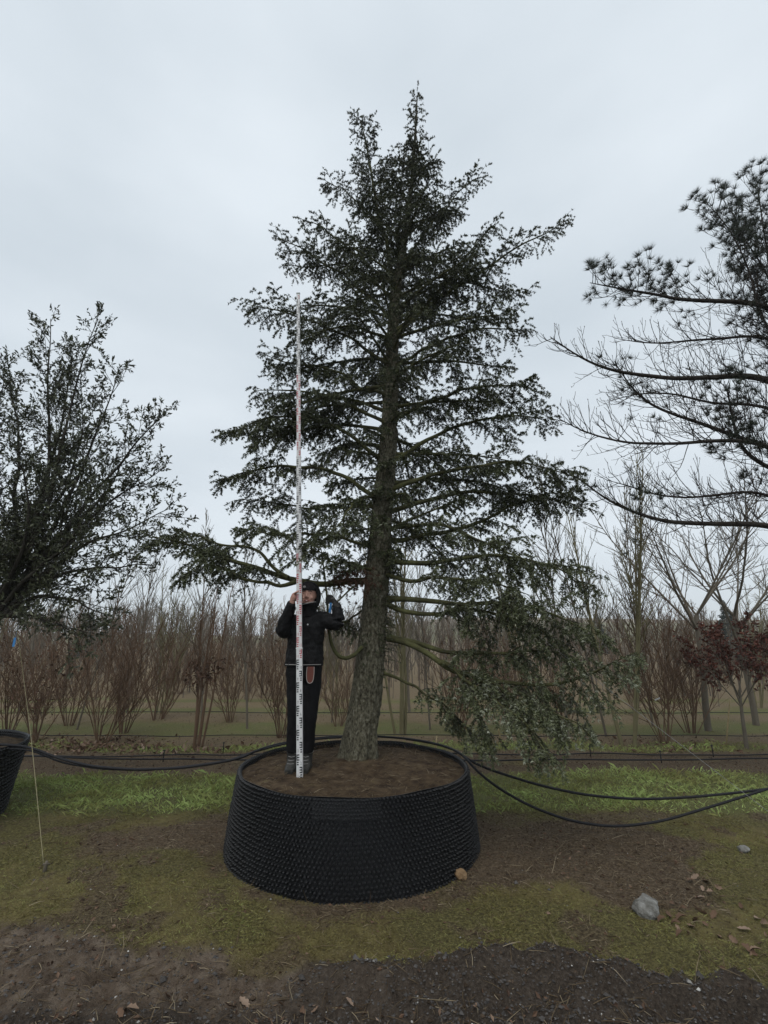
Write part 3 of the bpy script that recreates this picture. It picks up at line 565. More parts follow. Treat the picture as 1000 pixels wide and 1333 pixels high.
# ------------------------------------------------------------------ pine on the right
PX, PYY = 6.4, 5.6
pine = thing('pine_tree', 'half-bare pine with long horizontal limbs and a few needle tufts', 'tree', (PX, PYY, 0.0)); PO = np.array(pine.location)
tp = resample(np.array([[PX, PYY, -0.05], [PX - 0.05, PYY, 1.5], [PX - 0.1, PYY, 3.2], [PX - 0.1, PYY, 4.4], [PX - 0.1, PYY, 5.4], [PX - 0.05, PYY, 6.3]]), 120)
g = bark_tube(tp, np.linspace(0.17, 0.02, 120), 32, 0.012, 91); g.V[0] -= PO; g.obj('trunk', M['pine_bark'], pine)
def plimb(pts, Y1, z0, r, tuft, Y0=PYY): 
    b = np.array([np.interp(z0, tp[:, 2], tp[:, c]) for c in range(3)]); return dict(P=resample(np.concatenate([b[None], U(pts, Y0 - 0.05, Y1)]), 16, 0.008), r=r, tuft=tuft)
PL = [plimb([(1010, 392), (930, 393), (870, 388), (820, 378), (768, 368)], 5.2, 4.4, 0.05, 'end'), plimb([(1010, 482), (960, 488), (900, 496), (850, 490), (790, 485), (745, 468), (716, 438)], 5.2, 3.5, 0.055, 'no'),
      plimb([(1010, 578), (965, 571), (910, 550), (850, 533), (815, 505), (800, 470)], 5.5, 2.9, 0.04, 'some'), plimb([(1010, 575), (940, 572), (870, 578), (800, 578), (755, 562), (728, 545)], 5.0, 2.8, 0.035, 'no'),
      plimb([(1010, 680), (940, 684), (870, 682), (815, 668), (770, 640), (750, 620)], 5.3, 2.3, 0.05, 'some0'), plimb([(1010, 608), (985, 606), (960, 590), (955, 540), (945, 500)], 5.6, 2.6, 0.045, 'all'),
      plimb([(1020, 470), (980, 385), (970, 330), (945, 285), (918, 262)], 5.4, 3.9, 0.02, 'end'), plimb([(1020, 420), (1000, 330), (990, 270), (985, 232)], 5.6, 4.2, 0.02, 'all'),
      plimb([(1020, 440), (1000, 350), (960, 300), (950, 270)], 5.9, 4.2, 0.02, 'all'), plimb([(1010, 520), (950, 530), (900, 520), (850, 505), (800, 520)], 6.0, 3.2, 0.03, 'no'),
      plimb([(1010, 640), (940, 640), (890, 655), (840, 640), (790, 625)], 5.8, 2.5, 0.025, 'no'), plimb([(1010, 430), (960, 440), (900, 440), (850, 452), (800, 440)], 5.9, 3.8, 0.03, 'no')]
for j in range(6):
    z = 2.6 + 0.55 * j; az = RNG.uniform(-1.9, 1.3); L = 2.6 - 0.15 * j; b = np.array([np.interp(z, tp[:, 2], tp[:, c]) for c in range(3)])
    PL.append(dict(P=grow(b[None], np.array([[math.cos(az), math.sin(az), 0.25]]), [L], (0, 0, 0.2), 16, 0.04)[0], r=0.035, tuft='end'))
tg = Geo(); ng = Geo()
def tufts(geo, P, D, n_need=44, size=0.095):
    rosettes(geo, np.repeat(P, 1, 0), D, size, 0.0050, n_need, np.clip(RNG.normal(0.45, 0.2, len(P)), 0, 1), 0.8)
for li, q in enumerate(PL):
    P = q['P']; L = np.linalg.norm(np.diff(P, axis=0), axis=1).sum(); pf = resample(P, 44); gl = bark_tube(pf, q['r'] * (1 - np.linspace(0, 1, 44)) ** 0.75 + 0.004, 10, 0.004, 120 + li); gl.V[0] -= PO; gl.obj('branch', M['pine_bark'], pine)
    p, D, ln, par, t = spawn(P[None], [L], 0.055, 0.12, 1.0, 0.85, 0.25, lambda t, l: 0.18 + 0.55 * np.sin(np.clip(t, 0, 1) * 2.7 + 0.3), vert=0.2, flat=False)
    B1 = grow(p, D, ln, (0, 0, 0.75), 8, 0.12); tg.tubes(B1 - PO, 0.0062 * (1 - 0.72 * np.linspace(0, 1, 8))[None] * np.ones((len(B1), 1)), 3)
    p2, D2, l2, par2, t2 = spawn(B1, ln, 0.085, 0.2, 1.0, 0.7, 0.25, lambda t, l: 0.05 + 0.35 * l * (1.15 - t), vert=0.2, flat=False)
    B2 = grow(p2, D2, l2, (0, 0, 0.7), 4, 0.16); tg.tubes(B2 - PO, np.array([[0.0034, 0.003, 0.0026, 0.0022]]) * np.ones((len(B2), 1)), 3)
    # swollen bud ends on the bare twigs
    e = B2[RNG.random(len(B2)) < 0.35][:, -1] - PO; tg.tubes(np.stack([e, e + UP * 0.011, e + UP * 0.02], 1), np.array([[0.0035, 0.0052, 0.001]]), 4)
    ft = {'no': (2, 2), 'end': (0.60, 0.95), 'all': (0.1, 0.75), 'some': (0.0, 0.10), 'some0': (0.6, 0.12)}[q['tuft']]
    sel = (t[par2] > ft[0]) & (RNG.random(len(B2)) < ft[1]); tufts(ng, B2[sel][:, -1] - PO, nrm(B2[sel][:, -1] - B2[sel][:, -2]))
    sel = (t > ft[0]) & (RNG.random(len(B1)) < ft[1]); tufts(ng, B1[sel][:, -1] - PO, nrm(B1[sel][:, -1] - B1[sel][:, -2]), 56, 0.105)
o = tg.obj('twigs', M['pine_bark'], pine); o['kind'] = 'stuff'; o = ng.obj('crown', M['pine_leaf'], pine, smooth=False); o['kind'] = 'stuff'

# ------------------------------------------------------------------ levelling staff
SB = unproj(390.4, 1013.5, 4.538); STP = unproj(388.3, 380, 4.538)
ax = nrm(STP - SB); xd = nrm(np.array([1.0, 0, 0]) - ax * ax[0]); yd = np.cross(ax, xd)   # yd points away from the camera
SM = np.eye(4); SM[:3, 0] = xd; SM[:3, 1] = yd; SM[:3, 2] = ax
def paint(name, c, rough=0.5, spec=0.4): return material(name, [(0.2, tuple(v * 0.85 for v in c)), (0.8, c)], 18, rough, spec=spec)
M['staff'] = paint('staff_white', (0.66, 0.66, 0.65), 0.45); M['ink'] = paint('black_print', (0.012, 0.012, 0.014)); M['red'] = paint('red_print', (0.42, 0.05, 0.06)); M['greyink'] = paint('grey_print', (0.10, 0.10, 0.105)); M['cap'] = paint('grey_green_plastic', (0.22, 0.24, 0.21))
staff = thing('levelling_staff', 'tall white telescopic measuring staff with black and red E marks held upright', 'measuring staff', tuple(SB)); staff.rotation_euler = Matrix(SM[:3, :3].tolist()).to_euler()
hs = [0, 1.1, 2.06, 3.03, 4.01, 5.09]; ws = [0.056, 0.0515, 0.047, 0.0425, 0.038]
for j in range(5):
    g = Geo(); w_ = ws[j] / 2; t_ = 0.014 - 0.0016 * j; z0, z1 = hs[j] - (0.15 if j else 0), hs[j + 1]; b_ = 0.004
    ring = [(-w_, -t_ + b_), (-w_ + b_, -t_), (w_ - b_, -t_), (w_, -t_ + b_), (w_, t_ - b_), (w_ - b_, t_), (-w_ + b_, t_), (-w_, t_ - b_)]
    V = np.array([[x, y, z] for z in (z0, z1) for x, y in ring]); g.add(V, [[0, m_ + 1, m_] for m_ in range(1, 7)] + [[8, 8 + m_, 9 + m_] for m_ in range(1, 7)], [[q_, (q_ + 1) % 8, 8 + (q_ + 1) % 8, 8 + q_] for q_ in range(8)])
    so = g.obj('staff_section', M['staff'], staff, smooth=False)
    g = Geo(); g.box((-w_ - 0.002, -t_ - 0.002, z1 - 0.012), (w_ + 0.002, t_ + 0.002, z1 + 0.002)); g.obj('collar' if j < 4 else 'end_cap', M['staff'] if j < 4 else M['cap'], so, smooth=False)
gm = {'ink': Geo(), 'red': Geo(), 'greyink': Geo()}
def glyphs(txt, size):
    c = bpy.data.curves.new('digits', 'FONT'); c.body = txt; c.size = size; c.align_x = 'CENTER'; c.resolution_u = 2; o_ = bpy.data.objects.new('digits', c); COL.objects.link(o_)
    bpy.context.view_layer.update(); dg = bpy.context.evaluated_depsgraph_get(); me = o_.evaluated_get(dg).to_mesh(); me.calc_loop_triangles()
    V = np.array([v.co[:] for v in me.vertices]).reshape(-1, 3); T = np.array([t.vertices[:] for t in me.loop_triangles]).reshape(-1, 3)
    o_.evaluated_get(dg).to_mesh_clear(); bpy.data.objects.remove(o_); bpy.data.curves.remove(c); return V, T
for kd in range(51):
    h0 = kd * 0.1; j = int(np.searchsorted(hs, h0 + 0.05) - 1); j = min(j, 4); w_ = ws[j] / 2; y = -(0.014 - 0.0016 * j) - 0.0007
    gcol = gm['ink'] if (kd // 10) % 2 == 0 else gm['red']; sd = 1 if kd % 2 == 0 else -1; zt = hs[j + 1]
    def bar(xa, xb, za, zb, G):
        if zb > 5.07: return
        xa, xb = sorted((xa * sd * w_, xb * sd * w_)); G.add([[xa, y, za], [xb, y, za], [xb, y, zb], [xa, y, zb]], None, [[0, 1, 2, 3]])
    bar(0.66, 0.90, h0 + 0.045, h0 + 0.095, gcol)
    for e_ in (0.045, 0.065, 0.085): bar(0.04, 0.66, h0 + e_, h0 + e_ + 0.010, gcol)
    for e_ in (0.008, 0.026): bar(0.25, 0.85, h0 + e_, h0 + e_ + 0.010, gcol)
    if h0 < 5.0:
        V, T = glyphs('%d' % (kd + 1), 0.034); V = V[:, [0, 2, 1]] * [0.72, 1, 1] + [-sd * w_ * 0.48, y, h0 + 0.012]
        (gm['greyink'] if (kd // 10) % 2 == 0 else gm['red']).add(V, T)
for nm_, key in (('black_marks', 'ink'), ('red_marks', 'red'), ('numerals', 'greyink')):
    o = gm[key].obj(nm_, M[key], staff, smooth=False); o['kind'] = 'stuff'

# ------------------------------------------------------------------ the person
M['skin'] = material('skin', [(0.3, (0.34, 0.17, 0.125)), (0.6, (0.46, 0.26, 0.20)), (0.8, (0.50, 0.26, 0.20))], 9, 0.55, spec=0.4)
M['jacket'] = material('black_jacket', [(0.3, (0.0032, 0.0032, 0.0036)), (0.7, (0.008, 0.008, 0.0088))], 14, 0.7, 0.5, 60, 0.22)
M['trousers'] = material('black_trousers', [(0.3, (0.0026, 0.0026, 0.0032)), (0.7, (0.006, 0.006, 0.0068))], 14, 0.85, 0.4, 70, 0.2)
M['beanie'] = material('dark_knit', [(0.3, (0.014, 0.013, 0.014)), (0.7, (0.028, 0.026, 0.028))], 60, 0.95, 0.6, 160, 0.1)
M['boot'] = material('dark_boot_leather', [(0.3, (0.012, 0.012, 0.010)), (0.7, (0.05, 0.048, 0.042))], 22, 0.7, 0.4, 60, 0.3)
M['glove'] = material('dark_glove', [(0.3, (0.012, 0.012, 0.012)), (0.55, (0.03, 0.028, 0.026)), (0.75, (0.11, 0.10, 0.09))], 30, 0.85, 0.3, 80, 0.2)
M['holster'] = paint('brown_leather', (0.13, 0.035, 0.022), 0.6); M['thread'] = paint('pale_thread', (0.42, 0.40, 0.36), 0.8); M['lightgrey'] = paint('grey_fabric', (0.30, 0.29, 0.28), 0.8); M['whitelogo'] = paint('white_print', (0.6, 0.6, 0.6), 0.6)
M['lip'] = paint('lip', (0.30, 0.09, 0.08), 0.5); M['eye'] = paint('eye_dark', (0.03, 0.02, 0.016), 0.3); M['brow'] = paint('eyebrow', (0.05, 0.035, 0.025), 0.8); M['teeth'] = paint('teeth', (0.6, 0.57, 0.5), 0.4); M['tagblue'] = paint('blue_tag', (0.05, 0.22, 0.50), 0.5)
person = thing('person', 'person in black hooded jacket and dark beanie steadying the staff and gripping a branch', 'person', (-0.775, 4.75, 0.59)); QO = np.array(person.location)
def J(px, py, Y): return unproj(px, py, Y) - QO
def ring_loft(geo, C, RX, RY, sides=28, power=2.0):
    C = np.asarray(C, float); a = np.arange(sides) * 2 * np.pi / sides; ca, sa = np.cos(a), np.sin(a)
    e = 2.0 / power; cx = np.sign(ca) * np.abs(ca) ** e; sy = np.sign(sa) * np.abs(sa) ** e
    V = np.stack([np.stack([c[0] + rx * cx, c[1] + ry * sy, np.full(sides, c[2])], 1) for c, rx, ry in zip(C, RX, RY)]); k_ = len(C)
    j = np.arange(k_ - 1)[:, None] * sides; c_ = np.arange(sides)[None]; d_ = (c_ + 1) % sides
    Q = np.stack(np.broadcast_arrays(j + c_, j + d_, j + sides + d_, j + sides + c_), -1).reshape(-1, 4); m_ = np.arange(1, sides - 1)[:, None]; o1 = (k_ - 1) * sides
    T = np.concatenate([np.concatenate([0 * m_, m_ + 1, m_], 1), np.concatenate([0 * m_ + o1, o1 + m_, o1 + m_ + 1], 1)]); geo.add(V.reshape(-1, 3), T, Q)
def ball(geo, c, r3, sides=12):
    th = np.linspace(0.08, np.pi - 0.08, 9); ring_loft(geo, [(c[0], c[1], c[2] - math.cos(t) * r3[2]) for t in th], [math.sin(t) * r3[0] for t in th], [math.sin(t) * r3[1] for t in th], sides)
def limbtube(geo, pts, rad, sides=16, k=14):
    P = resample(np.array(pts), k); t = np.linspace(0, 1, k); geo.tubes(P[None], np.interp(t, np.linspace(0, 1, len(rad)), rad)[None], sides, cap=True)
def fuse(o, vox, smooth=4):
    r_ = o.modifiers.new('fuse', 'REMESH'); r_.mode = 'VOXEL'; r_.voxel_size = vox; r_.use_smooth_shade = True
    if smooth: m_ = o.modifiers.new('soften', 'SMOOTH'); m_.factor = 0.5; m_.iterations = smooth
    return o
def hand(geo, rod, rodr, palm_dir, wrap, wrist):
    """palm beside a vertical rod, four fingers and a thumb closed round it"""
    pd = nrm(np.array(palm_dir)); wd = nrm(np.array(wrap)); pc = rod + pd * (rodr + 0.022)
    limbtube(geo, [wrist, (wrist + pc) / 2 + pd * 0.008, pc], [0.026, 0.028, 0.03], 10, 8)
    ball(geo, pc, (0.030, 0.030, 0.040))
    for f_, (dz, ln) in enumerate(((0.034, 0.92), (0.012, 1.0), (-0.010, 0.95), (-0.031, 0.8))):
        ang = np.linspace(0.35, 2.9 * ln, 7); rr = rodr + 0.010
        pts = [rod + pd * (math.cos(a_) * rr) + wd * (math.sin(a_) * rr) + UP * (dz - 0.004 * i_) for i_, a_ in enumerate(ang)]
        limbtube(geo, [pc + wd * 0.012 + UP * dz] + pts, [0.0105, 0.0105, 0.0098, 0.009, 0.0075], 8, 14)
    ang = np.linspace(0.4, 1.9, 5); rr = rodr + 0.011
    limbtube(geo, [pc + UP * 0.02 - wd * 0.012] + [rod + pd * (math.cos(a_) * rr) - wd * (math.sin(a_) * rr) + UP * (0.03 + 0.004 * i_) for i_, a_ in enumerate(ang)], [0.0125, 0.012, 0.0105, 0.009], 8, 12)
HD = J(401.5, 775, 4.72); NK = J(401, 800, 4.77); CH = J(399, 822, 4.79); PV = J(396, 872, 4.79)
RS, LS = J(381, 806, 4.79), J(419, 804, 4.79); RE, RW = J(367, 824, 4.68), J(381, 782, 4.555); LE, LW = J(441, 812, 4.66), J(439, 789, 4.68)
rodR = SB + ax * ((unproj(384, 777, 4.538) - SB) @ ax) - QO; rodL = J(427, 780, 4.73)
RH, LH, RK, LK, RA, LA = J(386, 880, 4.79), J(406, 880, 4.79), J(384, 928, 4.74), J(404, 930, 4.75), J(381, 986, 4.78), J(399, 986, 4.80)
HDh = HD + np.array([0, -0.0, 0])
def body_geo(G):
    # head: chin to crown, slightly turned to camera
    zc = [-0.112, -0.10, -0.075, -0.045, -0.01, 0.03, 0.07, 0.10, 0.118]; rx = [0.022, 0.042, 0.056, 0.066, 0.073, 0.076, 0.072, 0.055, 0.02]; ry = [0.02, 0.04, 0.065, 0.085, 0.094, 0.098, 0.094, 0.07, 0.025]; yo = [-0.045, -0.04, -0.022, -0.008, 0, 0.004, 0.006, 0.006, 0.006]
    ring_loft(G, [HD + [0, y_, z_] for y_, z_ in zip(yo, zc)], rx, ry, 24)
    limbtube(G, [HD + [0, -0.086, 0.022], HD + [0, -0.098, 0.002], HD + [0, -0.112, -0.022], HD + [0, -0.095, -0.030]], [0.007, 0.009, 0.014, 0.008], 10, 8)
    for s_ in (-1, 1):
        ball(G, HD + [s_ * 0.013, -0.098, -0.026], (0.009, 0.009, 0.008)); ball(G, HD + [s_ * 0.040, -0.070, -0.028], (0.022, 0.016, 0.020)); ball(G, HD + [s_ * 0.075, 0.005, -0.005], (0.010, 0.020, 0.030))
    limbtube(G, [HD + [-0.034, -0.080, 0.026], HD + [0, -0.091, 0.029], HD + [0.034, -0.080, 0.026]], [0.008, 0.009, 0.008], 8, 8); ball(G, HD + [0, -0.072, -0.085], (0.020, 0.018, 0.016))
    limbtube(G, [HD + [0, 0.01, -0.06], NK, CH], [0.052, 0.055, 0.07], 14, 8)
    ring_loft(G, [PV + [0, 0, -0.06], PV, PV + [0, 0, 0.12], CH, (RS + LS) / 2 + [0, 0, 0.01], NK + [0, 0, -0.01]], [0.13, 0.15, 0.125, 0.15, 0.13, 0.05], [0.09, 0.10, 0.085, 0.10, 0.08, 0.045])
    for S_, E_, W_ in ((RS, RE, RW), (LS, LE, LW)): limbtube(G, [S_, (S_ + E_) / 2, E_, (E_ + W_) / 2, W_], [0.050, 0.045, 0.038, 0.034, 0.025])
    for H_, K_, A_ in ((RH, RK, RA), (LH, LK, LA)): limbtube(G, [H_, (H_ + K_) / 2, K_, (K_ + A_) / 2 + [0, 0.01, 0], A_], [0.078, 0.068, 0.05, 0.045, 0.034]); limbtube(G, [A_ + [0, 0.03, -0.05], A_ + [0, -0.05, -0.07], A_ + [0, -0.13, -0.085]], [0.035, 0.036, 0.025], 10, 8)
G = Geo(); body_geo(G); hand(G, rodR, 0.032, (-1, 0.25, 0), (0.2, 1, 0), RW); fuse(G.obj('body', M['skin'], person), 0.0055, 3)
# face details
for s_ in (-1, 1):
    G = Geo(); ball(G, HD + [s_ * 0.029, -0.0785, 0.008], (0.0105, 0.007, 0.0055)); G.obj('eye', M['eye'], person)
    G = Geo(); limbtube(G, [HD + [s_ * 0.013, -0.0945, 0.031], HD + [s_ * 0.031, -0.089, 0.035], HD + [s_ * 0.047, -0.074, 0.029]], [0.0045, 0.005, 0.003], 6, 8); G.obj('eyebrow', M['brow'], person)
G = Geo(); limbtube(G, [HD + [-0.030, -0.077, -0.052], HD + [-0.014, -0.089, -0.060], HD + [0, -0.092, -0.062], HD + [0.014, -0.089, -0.060], HD + [0.030, -0.077, -0.052]], [0.003, 0.0075, 0.0085, 0.0075, 0.003], 8, 12); mo = G.obj('mouth', M['lip'], person)
G = Geo(); limbtube(G, [HD + [-0.018, -0.0905, -0.0585], HD + [0, -0.099, -0.0615], HD + [0.018, -0.0905, -0.0585]], [0.002, 0.0035, 0.002], 6, 8); G.obj('teeth', M['teeth'], mo)
def cloth(o, strength, size):
    tx = bpy.data.textures.new('folds', 'CLOUDS'); tx.noise_scale = size; tx.noise_depth = 3; d_ = o.modifiers.new('folds', 'DISPLACE'); d_.texture = tx; d_.strength = strength; d_.mid_level = 0.5; return o
# trousers
G = Geo(); ring_loft(G, [PV + [0, 0, -0.10], PV + [0, 0, -0.04], PV + [0, 0, 0.05], PV + [0, 0, 0.12]], [0.15, 0.175, 0.17, 0.15], [0.11, 0.125, 0.12, 0.10])
for H_, K_, A_ in ((RH, RK, RA), (LH, LK, LA)): limbtube(G, [H_ + [0, 0, 0.04], (H_ + K_) / 2, K_ + [0, -0.01, 0], (K_ + A_) / 2, A_ + [0, 0, 0.05]], [0.098, 0.090, 0.072, 0.064, 0.064], 18, 20)
cloth(fuse(G.obj('trousers', M['trousers'], person), 0.011, 4), 0.022, 0.09)
# jacket
G = Geo(); hem = J(396, 866, 4.79)
ring_loft(G, [hem + [0, 0, -0.005], hem + [0, 0, 0.03], J(397, 845, 4.79), CH + [0, 0, -0.05], CH + [0, 0, 0.05], (RS + LS) / 2 + [0, 0, 0.02], NK + [0, 0, 0.0], NK + [0, 0, 0.045]], [0.185, 0.186, 0.172, 0.178, 0.185, 0.155, 0.095, 0.078], [0.135, 0.138, 0.13, 0.135, 0.14, 0.115, 0.092, 0.082], 32, 2.3)
limbtube(G, [RS + [0.03, 0, -0.01], (RS + RE) / 2 + [-0.005, 0, -0.01], RE, (RE + RW) / 2, RW + (RE - RW) * 0.05], [0.082, 0.078, 0.07, 0.06, 0.046], 16, 18)
limbtube(G, [LS + [-0.03, 0, -0.01], (LS + LE) / 2 + [0, 0, -0.01], LE, (LE + LW) / 2, LW + (LE - LW) * 0.08], [0.082, 0.08, 0.072, 0.062, 0.048], 16, 18)
jk = cloth(fuse(G.obj('jacket', M['jacket'], person), 0.009, 4), 0.034, 0.06)
def fr(px, py, off): return J(px, py, 4.79 + off)
G = Geo(); a = np.linspace(math.pi * 1.14, math.pi * 1.86, 30); P = np.stack([hem[0] + np.cos(a) * 0.190, hem[1] + np.sin(a) * 0.146, np.full(30, hem[2] + 0.010)], 1); G.tubes(P[None], np.full((1, 30), 0.0035), 6); G.obj('hem_piping', M['lightgrey'], jk)
G = Geo(); G.tubes(np.array([[CH + [0.0, -0.158, 0.16], CH + [0.0, -0.165, 0.05], CH + [0.0, -0.160, -0.10], CH + [0, -0.160, -0.26]]]), np.full((1, 4), 0.004), 6); G.obj('zip', M['lightgrey'] if False else M['trousers'], jk)
G = Geo(); ball(G, CH + [0.035, -0.158, 0.062], (0.008, 0.003, 0.008)); G.obj('chest_logo', M['whitelogo'], jk)
# neck warmer with pale edge, hood, beanie
G = Geo(); ring_loft(G, [NK + [0, -0.01, -0.03], NK + [0, -0.012, 0.03], HD + [0, -0.016, -0.092], HD + [0, -0.014, -0.080]], [0.10, 0.09, 0.080, 0.074], [0.098, 0.098, 0.092, 0.088], 28); nw = fuse(G.obj('neck_warmer', M['jacket'], person), 0.008, 2)
G = Geo(); a = np.linspace(math.pi * 1.05, math.pi * 1.95, 30); G.tubes(np.stack([HD[0] + np.cos(a) * 0.083, HD[1] - 0.016 + np.sin(a) * 0.098, HD[2] - 0.090 + 0.022 * np.cos(a) + 0.0 * a], 1)[None], np.full((1, 30), 0.0045), 6); G.obj('pale_edge', M['lightgrey'], nw)
G = Geo(); na = 36; a = np.arange(na) * 2 * np.pi / na; prof = [(-0.018, 0.092, 0.126), (-0.024, 0.102, 0.138), (0.0, 0.110, 0.146), (0.02, 0.118, 0.148), (0.07, 0.108, 0.136), (0.11, 0.082, 0.105), (0.135, 0.04, 0.055), (0.14, 0.004, 0.006)]
V = np.stack([np.stack([HD[0] + np.cos(a) * rx_, np.full(na, HD[1] + y_) + 0.03 * (np.sin(a) < -0.4) * 0 - 0.018 * np.clip(-np.sin(a), 0, 1) * (y_ < 0), HD[2] - 0.012 + np.sin(a) * rz_ + 0.0 * a], 1) for y_, rx_, rz_ in prof])
Qs = []; [Qs.append(np.stack([r_ * na + np.arange(na), r_ * na + (np.arange(na) + 1) % na, (r_ + 1) * na + (np.arange(na) + 1) % na, (r_ + 1) * na + np.arange(na)], 1)) for r_ in range(len(prof) - 1)]
G.add(V.reshape(-1, 3), None, np.concatenate(Qs)); ho = G.obj('hood', M['jacket'], person); sm_ = ho.modifiers.new('thickness', 'SOLIDIFY'); sm_.thickness = 0.008
G = Geo(); ring_loft(G, [HD + [0, 0.002, 0.040], HD + [0, 0.002, 0.046], HD + [0, 0.004, 0.075], HD + [0, 0.006, 0.105], HD + [0, 0.008, 0.124], HD + [0, 0.008, 0.131]], [0.080, 0.083, 0.081, 0.066, 0.038, 0.008], [0.101, 0.105, 0.102, 0.082, 0.046, 0.01], 30); bn = G.obj('beanie', M['beanie'], person)
G = Geo(); ball(G, HD + [-0.028, -0.094, 0.074], (0.016, 0.006, 0.013)); G.obj('beanie_badge', M['lightgrey'], bn)
# gloved hand
G = Geo(); hand(G, rodL, 0.013, (1, -0.1, 0.05), (0, -1, 0), LW); limbtube(G, [LW + (LE - LW) * 0.12, LW, LW + (rodL - LW) * 0.3], [0.046, 0.042, 0.036], 12, 8); fuse(G.obj('glove', M['glove'], person), 0.0055, 2)
# boots
for A_ in (RA, LA):
    G = Geo(); limbtube(G, [A_ + [0, 0.012, 0.055], A_ + [0, 0.012, 0.0], A_ + [0, 0.01, -0.06]], [0.060, 0.056, 0.052], 16, 10)
    for dx in (-0.012, 0.012): limbtube(G, [A_ + [dx, 0.05, -0.075], A_ + [dx, -0.03, -0.062], A_ + [dx, -0.10, -0.078], A_ + [dx * 0.7, -0.165, -0.088]], [0.040, 0.046, 0.040, 0.030], 14, 12)
    bo = fuse(G.obj('boot', M['boot'], person), 0.008, 3)
    G = Geo(); a = np.linspace(0, 2 * np.pi, 25); G.tubes(np.stack([A_[0] + np.cos(a) * 0.060, A_[1] + 0.012 + np.sin(a) * 0.060, A_[2] + 0.052 + 0.008 * np.sin(a * 2)], 1)[None], np.full((1, 25), 0.0038), 6); G.obj('boot_cuff', M['lightgrey'], bo)
    G = Geo(); G.tubes(np.array([[A_ + [-0.03, -0.052 - 0.02 * i_, 0.02 - 0.026 * i_], A_ + [0, -0.064 - 0.02 * i_, 0.016 - 0.024 * i_], A_ + [0.03, -0.052 - 0.02 * i_, 0.02 - 0.026 * i_]] for i_ in range(3)]), np.full((3, 3), 0.0022), 5); G.obj('laces', M['lightgrey'], bo)
# leather pruner holster on the thigh
hc = J(404.5, 868, 4.62); G = Geo(); out_ = [(-0.033, 0.0), (-0.036, -0.06), (-0.033, -0.115), (-0.022, -0.142), (0, -0.152), (0.022, -0.142), (0.033, -0.115), (0.038, -0.06), (0.036, 0.0)]
V = np.array([[x, y, z] for y in (-0.012, 0.012) for x, z in out_]) + hc; G.add(V, [[0, m_, m_ + 1] for m_ in range(1, 8)] + [[9, 9 + m_ + 1, 9 + m_] for m_ in range(1, 8)], [[q_, q_ + 9, (q_ + 1) % 9 + 9, (q_ + 1) % 9] for q_ in range(9)])
hl = G.obj('holster', M['holster'], person, smooth=False); bv = hl.modifiers.new('edge', 'BEVEL'); bv.width = 0.004; bv.segments = 2
G = Geo(); P = resample(np.array([[x * 0.96, -0.0135, z * 0.98] for x, z in out_]) + hc, 40); G.tubes(P[None], np.full((1, 40), 0.0028), 5); G.obj('stitching', M['thread'], hl)
# blue tag on the held branch
tg_ = J(430, 790, 4.70) + QO; G = Geo(); G.box((-0.010, -0.002, -0.055), (0.012, 0.0, 0.04)); G.box((-0.010, -0.0035, 0.022), (0.012, -0.0022, 0.04)); o = G.obj('plant_tag', M['tagblue'], None, smooth=False); o.location = tg_; o.rotation_euler = (0.1, 0.08, 0.2)
tag(o, 'small blue plastic tag hanging below the gloved hand', 'tag')

G = Geo(); G.box((-0.012, -0.002, -0.06), (0.012, 0.0, 0.03)); G.tubes(np.array([[[0, -0.001, 0.03], [0.004, 0, 0.09], [0, 0.01, 0.15]]]), np.full((1, 3), 0.0012), 4); o = G.obj('plant_tag', M['tagblue'], None, smooth=False); o.location = unproj(19, 834, 5.0); tag(o, 'small blue plastic tag hanging under the lowest oak branches', 'tag')
G = Geo(); G.box((-0.055, -0.0015, -0.012), (0.055, 0.0, 0.012)); o = G.obj('plant_tag', M['whitelogo'], None, smooth=False); o.location = unproj(856, 910, 8.9); o.rotation_euler = (0.2, -0.3, 0.1); tag(o, 'small white label strip caught in the tall reddish whippy shrub', 'tag')

# ------------------------------------------------------------------ hoses and wires
def hose(name, pts, r, label, cat, mat='hose', group=None, k=60, sides=8):
    P = resample(np.array(pts), k, 0.0); loc = P[0].copy(); g_ = Geo(); g_.tubes((P - loc)[None], np.full((1, k), r), sides, cap=True); o_ = g_.obj(name, M[mat]); o_.location = loc; return tag(o_, label, cat, group)
RT = np.array([5.6, 5.2, 0.66])
hose('irrigation_hose', np.concatenate([U([(-60, 968), (0, 969), (38, 972), (75, 987), (120, 998), (175, 1002), (235, 1000), (285, 993), (318, 986)], 5.35, 5.15), arc(POT[0], POT[1], 1.085, 0.665, R_(172), R_(95), 10)]), 0.013, 'black hose sagging from the oak container to the cedar container rim', 'hose')
hose('irrigation_hose', np.concatenate([U([(-60, 973), (0, 974), (40, 976), (80, 993), (130, 1001), (190, 1003), (250, 997), (300, 990), (322, 981)], 5.30, 5.3), arc(POT[0], POT[1], 1.06, 0.66, R_(160), R_(100), 10)]), 0.009, 'thinner black hose sagging beside the first between the two containers', 'hose')
hose('irrigation_hose', np.concatenate([arc(POT[0], POT[1], 1.075, 0.668, R_(85), R_(12), 12), U([(612, 992), (640, 1003), (700, 1022), (760, 1035), (830, 1041), (900, 1038), (960, 1032), (1010, 1026)], 5.0, 5.0), RT[None]]), 0.012, 'black hose dipping gently from the cedar container rim over the grass', 'hose')
hose('irrigation_hose', np.concatenate([arc(POT[0], POT[1], 1.09, 0.66, R_(60), R_(8), 12), U([(618, 1002), (645, 1024), (690, 1050), (745, 1070), (800, 1077), (860, 1070), (920, 1052), (965, 1038), (1012, 1023)], 4.9, 4.95), (RT - [0, 0.06, 0.02])[None]]), 0.012, 'black hose hanging lowest, nearly touching the brown soil beside the container', 'hose')
